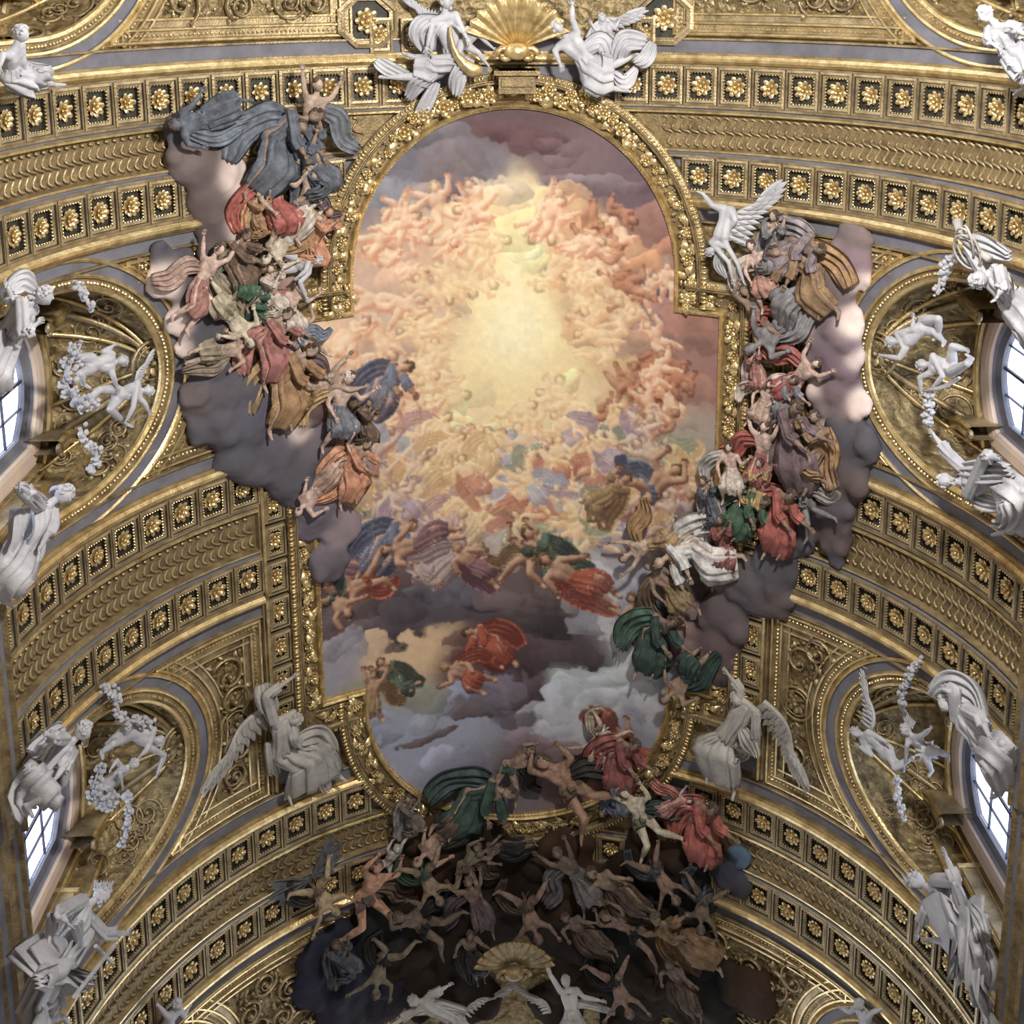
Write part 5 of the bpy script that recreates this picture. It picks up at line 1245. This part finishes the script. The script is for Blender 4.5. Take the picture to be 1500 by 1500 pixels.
# ------------------------------------------------------------------ painted stucco clouds that spill over the frame
def cloud_obj(name, label, lobes, seed, vox=.075, dep=.12, zs=.5, bumpy=1.0):
    cu = sum(l[0] for l in lobes) / len(lobes); cv = sum(l[1] for l in lobes) / len(lobes)
    M = TF(*sY(cu, cv, dep), dep); Mi = M.inverted(); mb = MB(); rr = random.Random(seed); LB = []
    for (u, v, r, col) in lobes:
        c = Mi @ at(u, v, dep + .05); e = Mi @ at(u + r, v, dep + .05); rad_ = min((e - c).length, r / 55); Z = Vector(M.to_3x3().inverted() @ TF(*sY(u, v)).to_3x3() @ Vector((0, 0, 1)))
        LB.append((c, rad_, col)); q = Z.to_track_quat('Z', 'Y').to_matrix()
        mb.blob(c, rad_, 16, 10, 0, (1, 1, zs), q)
        for k in range(7):
            a = rr.uniform(0, 2 * PI); d = q @ Vector((math.cos(a) * rad_ * .72, math.sin(a) * rad_ * .72, rr.uniform(-.1, .25) * rad_))
            mb.blob(c + d, rad_ * rr.uniform(.32, .50), 10, 7, 0, (1, 1, .8), q)
    me = voxel(mb, vox, 3); n = len(me.vertices); co = np.empty(n * 3, np.float32); me.vertices.foreach_get('co', co); co = co.reshape(-1, 3)
    nr = np.empty(n * 3, np.float32); me.vertices.foreach_get('normal', nr); nr = nr.reshape(-1, 3)
    cs = np.array([list(l[0]) for l in LB]); rs_ = np.array([l[1] for l in LB]); cc = np.array([lin(l[2]) for l in LB])
    nz = fbm(co[:, 0] * 1.0 + 20, co[:, 1] + 20, seed + 3, 4, 1.7); nz2 = fbm(co[:, 0] + 40, co[:, 1] + co[:, 2] * 2 + 30, seed + 8, 4, 3.5)
    co = co + nr * ((nz2 - .5) * .10 * bumpy)[:, None]
    w = np.exp(-(((co[:, None, :] - cs[None]) ** 2).sum(-1) / (rs_[None] ** 2)) * 1.5) + 1e-7; w = w ** 1.6 * np.array([4.0 if sum(l[2]) > 560 else 1.0 for l in LB])[None]
    c = (w[..., None] * cc[None]).sum(1) / w.sum(1)[:, None]; c *= (.78 + .5 * nz)[:, None]
    me.vertices.foreach_set('co', co.astype(np.float32).ravel())
    ca = me.color_attributes.new('paint', 'FLOAT_COLOR', 'POINT'); a4 = np.ones((n, 4), np.float32); a4[:, :3] = np.clip(c, 0, 1); ca.data.foreach_set('color', a4.ravel())
    me.materials.clear(); me.materials.append(PAINT); me.polygons.foreach_set('use_smooth', [True] * len(me.polygons)); me.update()
    return thing(name, label, 'cloud', M, None, me)
DK = (88, 78, 78); MD = (112, 100, 100); LT = (214, 196, 190); BL = (82, 80, 86); BR = (74, 58, 52); WM = (150, 128, 122)
cloud_obj('painted_cloud', 'tall grey cloud with a pale right edge, over the upper left coffers', [(262, 190, 22, BL), (275, 235, 32, MD), (300, 245, 40, DK), (335, 255, 28, LT), (305, 290, 34, DK), (345, 290, 20, LT), (318, 330, 32, DK), (345, 325, 24, LT), (318, 368, 30, DK), (352, 362, 24, LT)], 1)
cloud_obj('painted_cloud', 'grey cloud under the tall one, beside the upper left lunette', [(236, 372, 18, BL), (236, 410, 22, LT), (262, 400, 30, BL), (290, 440, 34, BL), (258, 470, 18, LT), (320, 430, 36, BR), (300, 490, 36, BL), (268, 510, 12, LT), (350, 470, 36, (92, 70, 62)), (390, 440, 34, (120, 92, 74)), (420, 420, 22, WM)], 2)
cloud_obj('painted_cloud', 'dark grey cloud with round lobes, left of the middle of the frame', [(290, 580, 26, MD), (320, 570, 48, BL), (300, 620, 26, BL), (360, 610, 50, (84, 82, 92)), (355, 660, 40, BL), (400, 660, 46, (88, 84, 92)), (430, 690, 44, BL), (430, 625, 20, LT), (460, 650, 30, (104, 96, 104)), (470, 720, 40, (104, 98, 108)), (430, 590, 40, (90, 72, 74)), (455, 760, 30, (100, 94, 104)), (500, 770, 30, (128, 116, 120)), (480, 820, 30, (96, 90, 98))], 3)
cloud_obj('painted_cloud', 'tall mauve grey cloud with pale edges, left of the upper right lunette', [(1250, 345, 26, MD), (1245, 385, 32, (124, 106, 114)), (1222, 420, 34, MD), (1262, 410, 14, LT), (1215, 465, 40, (112, 100, 106)), (1248, 470, 18, LT), (1185, 480, 20, LT), (1220, 515, 42, (110, 96, 104)), (1252, 520, 14, LT), (1225, 565, 36, (114, 100, 106)), (1200, 560, 18, LT), (1230, 600, 30, MD), (1210, 625, 18, LT), (1260, 590, 16, LT)], 4)
cloud_obj('painted_cloud', 'dark grey cloud reaching down to a point over the right coffers', [(1245, 645, 34, BL), (1235, 690, 38, DK), (1218, 735, 36, (86, 80, 86)), (1222, 780, 24, DK), (1224, 815, 14, BL), (1265, 650, 24, BL), (1190, 700, 30, (96, 80, 76)), (1160, 780, 30, BL), (1180, 740, 30, (84, 78, 82))], 5)
cloud_obj('painted_cloud', 'dark rounded cloud hanging beside the lower right of the frame', [(1075, 840, 36, DK), (1055, 825, 24, (170, 150, 150)), (1105, 860, 38, BL), (1135, 830, 34, BL), (1130, 870, 30, DK), (1060, 900, 36, (86, 78, 80)), (1045, 940, 36, (94, 80, 82)), (1000, 930, 26, (140, 116, 116)), (1010, 960, 28, DK), (1050, 975, 26, DK)], 6)
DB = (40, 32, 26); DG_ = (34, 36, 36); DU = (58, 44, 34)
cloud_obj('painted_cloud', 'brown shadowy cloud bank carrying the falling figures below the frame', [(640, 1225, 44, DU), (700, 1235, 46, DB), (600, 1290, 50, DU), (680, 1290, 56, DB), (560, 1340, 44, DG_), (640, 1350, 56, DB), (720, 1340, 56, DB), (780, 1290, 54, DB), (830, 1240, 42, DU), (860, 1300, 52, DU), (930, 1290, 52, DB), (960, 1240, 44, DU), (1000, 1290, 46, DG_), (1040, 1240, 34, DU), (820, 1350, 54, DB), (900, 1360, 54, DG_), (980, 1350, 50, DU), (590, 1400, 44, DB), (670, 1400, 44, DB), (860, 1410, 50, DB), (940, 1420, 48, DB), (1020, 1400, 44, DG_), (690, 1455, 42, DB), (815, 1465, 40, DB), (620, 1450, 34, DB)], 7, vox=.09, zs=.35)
cloud_obj('painted_cloud', 'dark blue cloud at the lower left of the falling figures', [(470, 1400, 34, (44, 44, 58)), (500, 1380, 36, (40, 42, 52)), (460, 1440, 34, (40, 40, 52)), (520, 1430, 44, (42, 42, 54)), (560, 1460, 40, (36, 34, 38)), (500, 1470, 40, (44, 42, 50))], 8, zs=.4)
cloud_obj('painted_cloud', 'small dark grey blue cloud at the right end of the falling figures', [(1060, 1270, 24, (60, 64, 76)), (1080, 1290, 22, (66, 64, 70)), (1050, 1250, 24, (50, 52, 58)), (1085, 1250, 16, (80, 100, 120))], 9, zs=.45)
cloud_obj('painted_cloud', 'brown black cloud over the bottom edge right of the small shell', [(990, 1450, 46, DB), (1050, 1440, 44, DG_), (1100, 1450, 40, DU), (920, 1470, 46, DB), (1040, 1490, 46, DB)], 10, zs=.3)
bw = MB()
for sg in (-1, 1):      # bat wing: ribs and skin
    tips = [(sg * .9, .75, 0), (sg * 1.1, .35, .02), (sg * .95, -.05, .02), (sg * .6, -.35, 0)]; vs = [(0, 0, .05)]; fs = []
    for j, tp in enumerate(tips):
        bw.tube([(sg * .05, .05, .05), (tp[0] * .5, tp[1] * .5 + .12, .10), tp], [.04, .03, .012], 5)
for sg in (-1, 1):
    tips = [(sg * .9, .75, 0), (sg * .86, .42, .06), (sg * 1.1, .35, .02), (sg * .84, .08, .06), (sg * .95, -.05, .02), (sg * .6, -.12, .06), (sg * .6, -.35, 0)]
    v1 = [(sg * .05, .05, .06)] + tips; v2 = [(x, y, z - .03) for x, y, z in v1]; n = len(v1)
    bw.add(v1 + v2, [(0, i, i + 1) for i in range(1, n - 1)] + [(n, n + i + 1, n + i) for i in range(1, n - 1)] + [(i, i + n, i + 1 + n, i + 1) for i in range(1, n - 1)])
BAT = bw.mesh('bat_wings', [WHITE], False)
SK1 = (.46, .30, .20); SK2 = (.30, .18, .11); SK3 = (.50, .22, .10); SK4 = (.55, .46, .30); SK5 = (.16, .10, .065); SKP = (.58, .36, .28)
def pfigure(u, v, L, rot, pose, skin, cloth, mant, label, hair=(.10, .06, .04), dep=.50, mir=1, bat=None, group=None):
    M = TF(*sY(u, v, dep), dep, rot) @ Matrix.Diagonal((mir * L / 2.0, L / 2.0, L / 2.0, 1))
    root = thing('painted_figure', label, 'painted figure', M, group)
    body = None
    for n, me in PM[pose].items():
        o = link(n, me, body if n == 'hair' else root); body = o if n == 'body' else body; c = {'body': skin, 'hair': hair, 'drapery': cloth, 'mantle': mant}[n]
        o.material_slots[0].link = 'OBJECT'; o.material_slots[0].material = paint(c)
    if bat:
        o = link('bat_wings', BAT, root, Matrix.Translation((0, .35, -.05))); o.material_slots[0].link = 'OBJECT'; o.material_slots[0].material = paint(bat)
RED = (.42, .07, .045); SLATE = (.10, .12, .16); OCH = (.38, .19, .05); GRN = (.05, .13, .07); ORG = (.60, .22, .08); PNK = (.38, .14, .11); CRM = (.55, .45, .36); PUR = (.17, .10, .12); GRY = (.20, .19, .20); BRN = (.16, .09, .05); BLU = (.10, .15, .26); WHT = (.60, .58, .56); DGR = (.03, .07, .055); MAU = (.24, .17, .20); BLK = (.035, .03, .03); YEL = (.52, .32, .08)
F = pfigure
# upper left mass
F(300, 175, 2.2, .4, 'reclining', SLATE, SLATE, (.14, .17, .22), 'painted figure wrapped in slate blue cloth at the very top of the left cloud')
F(400, 205, 2.6, -.2, 'bowed', SK2, SLATE, (.12, .14, .19), 'largest painted figure in billowing slate blue drapery, upper left mass')
F(450, 190, 2.2, -.9, 'flying', SK1, SLATE, (.16, .18, .22), 'painted figure with slate mantle reaching up towards the rosette coffers', mir=-1)
F(455, 240, 2.2, .5, 'kneeling', SK2, SLATE, (.09, .11, .15), 'painted figure in dark slate cloth nearest the left gadroons of the round top')
F(402, 300, 2.1, .1, 'seated', SK1, RED, RED, 'painted figure in bright red beside the pale cloud edge, upper left')
F(376, 318, 1.3, .2, 'kneeling', SK1, OCH, YEL, 'small painted figure in ochre gold next to the one in bright red')
F(442, 300, 1.8, -.5, 'twisting', SK1, MAU, PUR, 'painted figure with a plum mantle right of the one in bright red')
F(425, 345, 2.0, .9, 'reclining', SK4, CRM, OCH, 'pale yellow painted figure with drawn up legs under the one in bright red')
F(462, 352, 1.7, -.2, 'kneeling', SK3, ORG, MAU, 'painted figure in orange brown above the curly haired putto')
F(340, 385, 1.8, .5, 'bowed', SK2, BRN, (.22, .15, .09), 'painted figure in brown just below the tall pale edged cloud')
F(355, 405, 1.6, -.4, 'seated', SK2, GRN, GRN, 'painted figure in deep green left of the curly haired putto')
F(290, 420, 1.9, .2, 'flying', SKP, PNK, (.40, .24, .18), 'painted figure with pinkish cloth over the grey cloud, far left')
F(335, 455, 1.9, 2.4, 'reclining', SK4, (.42, .34, .20), (.30, .24, .15), 'painted figure in straw coloured cloth lying diagonally, left mass')
F(396, 430, 1.5, .3, 'kneeling', SKP, CRM, (.34, .30, .24), 'painted figure in cream cloth left of the upper left frame step')
F(425, 455, 1.5, -.2, 'seated', SKP, CRM, PNK, 'painted figure in cream and pink at the upper left frame step')
F(378, 455, 1.2, 1.1, 'bowed', SK1, GRN, DGR, 'small painted figure in green above the one in rose red')
F(390, 500, 2.0, .3, 'bowed', SK1, (.40, .12, .10), (.46, .15, .12), 'painted figure in rose red left of the frame, above the ochre mantle')
F(436, 500, 1.6, 0, 'twisting', SKP, BLU, (.18, .22, .32), 'painted figure in dull blue touching the inner frame corner, left')
F(318, 515, 1.7, -.3, 'reclining', SK1, (.34, .26, .15), (.25, .18, .12), 'painted figure with bare legs crossing the grey cloud, far left', mir=-1)
F(412, 555, 2.4, .1, 'bowed', SK1, OCH, (.42, .25, .07), 'painted figure in golden ochre mantle over the left frame moulding')
F(455, 570, 2.0, -.6, 'flying', SK1, (.40, .22, .06), PUR, 'painted figure in dark gold leaning into the painting, left')
F(495, 600, 2.0, -.2, 'seated', SKP, (.16, .17, .22), YEL, 'white haired painted figure in grey blue and yellow, left inside the frame', hair=WHT)
F(535, 620, 1.4, .1, 'kneeling', SK2, BRN, BLK, 'dark painted figure beside the white haired one')
F(508, 680, 1.9, .2, 'bowed', SK1, ORG, (.62, .26, .10), 'painted figure in vivid orange, left inside the frame')
F(468, 712, 1.8, .9, 'reclining', SKP, (.50, .30, .20), ORG, 'painted figure in salmon cloth lying over the frame edge, left')
# right mass
F(1135, 362, 1.8, .1, 'kneeling', SK1, GRY, (.24, .23, .24), 'painted figure in grey right of the diving winged putto')
F(1165, 360, 2.0, -.6, 'bowed', SK2, MAU, (.26, .22, .24), 'painted figure in mauve cloth under the upper right coffers')
F(1190, 395, 2.2, .3, 'bowed', SK2, (.28, .15, .05), OCH, 'painted figure in brown and ochre beside the tall mauve cloud', mir=-1)
F(1118, 402, 1.7, .4, 'seated', SKP, (.46, .20, .13), CRM, 'painted figure in terracotta and cream by the upper right frame step')
F(1150, 470, 2.3, 1.2, 'reclining', GRY, GRY, (.26, .24, .26), 'large painted figure wrapped in grey stripes, middle of the right mass')
F(1110, 470, 1.9, .2, 'twisting', SK2, RED, RED, 'painted figure with red cloth behind the grey striped one', dep=.4)
F(1165, 555, 1.8, -.1, 'flying', SKP, (.36, .06, .05), (.42, .08, .06), 'painted figure with a red sash along the tall mauve cloud')
F(1108, 540, 1.3, .3, 'kneeling', SKP, PNK, (.40, .30, .26), 'pinkish painted figure right of the frame, upper of two small ones')
F(1118, 590, 1.4, -.3, 'seated', SKP, (.45, .28, .20), CRM, 'pinkish painted figure right of the frame, lower of two small ones')
F(1150, 575, 1.5, .2, 'bowed', SK1, (.18, .19, .23), CRM, 'painted figure in slate and cream left of the red sash')
F(1160, 640, 2.6, .5, 'bowed', SK2, PUR, (.15, .10, .10), 'large painted figure in dark plum over the right frame edge')
F(1195, 655, 2.0, -.3, 'kneeling', SK2, (.30, .17, .06), OCH, 'painted figure in rust brown beside the dark plum one', mir=-1)
F(1118, 670, 1.9, .6, 'flying', SKP, (.40, .10, .08), RED, 'painted figure in crimson pointing into the painting, right')
F(1072, 690, 1.6, .1, 'seated', SKP, CRM, (.40, .36, .34), 'painted figure in pale cream right inside the frame, by the crimson one')
F(1110, 710, 1.6, .0, 'kneeling', SK1, YEL, OCH, 'painted figure in yellow between the crimson and green ones, right')
F(1092, 738, 1.9, -.2, 'bowed', SK2, GRN, (.10, .14, .08), 'painted figure in moss green, centre of the right mass')
F(1140, 748, 2.2, .2, 'bowed', SK2, RED, (.38, .06, .05), 'painted figure in deep red right of the moss green one')
F(1180, 735, 1.7, .4, 'twisting', GRY, GRY, (.24, .22, .2), 'painted figure in ash grey on the dark pointed cloud')
F(1045, 735, 1.5, .5, 'kneeling', SK1, SLATE, GRY, 'painted figure in slate grey above the white robed one')
F(1020, 800, 2.4, 1.2, 'bowed', SK1, WHT, (.52, .50, .48), 'painted figure in white robe stretching left into the painting', mir=-1)
F(962, 790, 1.9, 1.4, 'flying', SK1, (.40, .24, .08), OCH, 'painted figure in tawny gold left of the white robed one', mir=-1)
F(1060, 795, 1.7, .2, 'kneeling', SK2, (.30, .06, .05), PUR, 'painted figure in dark wine red behind the white robed one')
F(985, 860, 1.9, .8, 'seated', SK2, (.28, .18, .06), BRN, 'painted figure in dark ochre below the white robed one')
F(955, 925, 2.3, .1, 'bowed', SK2, DGR, (.06, .13, .09), 'painted figure in bottle green beside the pale light beam')
F(1010, 985, 2.0, 1.3, 'reclining', SK2, DGR, DGR, 'painted figure in bottle green over the lower right frame step')
# lower mass
F(600, 1190, 1.5, .3, 'kneeling', SK2, (.14, .11, .09), GRY, 'brown painted figure at the lower left inside the oval')
F(690, 1160, 2.6, -.5, 'bowed', SK2, DGR, (.04, .08, .08), 'large painted figure in dark green blue across the lower frame')
F(745, 1120, 2.0, -.9, 'twisting', SK2, DGR, BLK, 'painted figure with long bare legs raised, above the dark green one', dep=.3)
F(835, 1150, 2.8, .5, 'twisting', (.36, .18, .09), BRN, BLK, 'large tan nude painted figure seated on the lower frame edge')
F(905, 1105, 2.2, .2, 'bowed', SK2, (.26, .05, .045), (.30, .06, .05), 'painted figure in dark red cloak inside the lower right of the oval')
F(880, 1070, 1.6, -.6, 'falling', SK1, CRM, (.4, .3, .2), 'pale painted figure falling above the dark red cloak', dep=.3)
F(905, 1160, 1.5, .2, 'kneeling', SK2, SLATE, BLU, 'painted figure in steel blue on the lower right frame garland')
F(650, 1215, 2.2, 1.0, 'reclining', (.40, .22, .14), BRN, BLK, 'ruddy painted figure lying over the lower left frame edge')
F(940, 1195, 2.3, .3, 'twisting', SK4, (.14, .14, .08), DGR, 'pale greenish painted woman with raised arms under the frame')
F(1025, 1200, 2.4, .3, 'bowed', SK2, (.44, .07, .04), RED, 'painted figure in the bright red cloak, far right of the falling group')
F(985, 1175, 1.3, -.2, 'flying', SKP, PNK, (.44, .12, .08), 'small rosy painted figure left of the bright red cloak')
F(535, 1310, 2.5, -.4, 'twisting', SK3, (.10, .07, .05), BRN, 'vivid orange nude painted figure, left of the falling group')
F(462, 1300, 1.9, .3, 'falling', (.42, .28, .13), BRN, BLK, 'tan painted figure with grey bat wings, far left of the falling group', bat=(.10, .10, .12))
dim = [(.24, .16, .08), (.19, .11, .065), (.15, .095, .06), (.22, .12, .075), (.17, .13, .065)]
low = [(620, 1275, 1.9, .2, 'falling', 0, GRN, 'below the ruddy figure'), (680, 1265, 1.8, -.6, 'twisting', 4, BRN, 'left of the shell shadow, under the dark green figure'), (740, 1235, 1.6, .4, 'reclining', 2, BLK, 'directly under the lowest point of the frame'), (700, 1320, 2.0, 1.0, 'flying', 1, PUR, 'with a purple cloth, left centre'),
       (620, 1350, 2.2, .7, 'twisting', 2, BLK, 'below the purple cloth'), (560, 1400, 1.9, -.6, 'falling', 4, BLK, 'beside the dark blue cloud'), (770, 1320, 2.1, .1, 'falling', 3, BRN, 'above the small dark shell'), (690, 1390, 1.8, -1.1, 'reclining', 1, BLK, 'left of the small dark shell'),
       (850, 1280, 2.2, 1.3, 'flying', 2, GRY, 'with grey cloth, right of centre'), (910, 1300, 2.3, -.3, 'reclining', 0, BRN, 'stretched out under the pale greenish woman'), (960, 1270, 1.9, .6, 'falling', 3, SLATE, 'between the greenish woman and the red cloak'), (930, 1360, 2.1, .9, 'twisting', 1, BLK, 'in the middle right'),
       (860, 1360, 1.9, -.4, 'reclining', 2, BRN, 'right of the small dark shell'), (1000, 1370, 2.3, 1.6, 'bowed', 0, OCH, 'lit golden brown, right edge'), (1030, 1310, 1.8, -.2, 'falling', 2, SLATE, 'below the red cloak'), (900, 1430, 2.0, .3, 'falling', 3, BLK, 'near the bottom edge, right of the shell'),
       (1000, 1440, 1.9, -.8, 'reclining', 2, BRN, 'at the bottom edge, far right'), (500, 1400, 1.7, .5, 'kneeling', 2, SLATE, 'on the dark blue cloud')]
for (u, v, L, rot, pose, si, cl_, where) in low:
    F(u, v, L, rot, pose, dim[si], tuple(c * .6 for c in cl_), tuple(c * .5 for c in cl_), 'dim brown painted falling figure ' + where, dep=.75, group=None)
print('done', time.time() - T0)
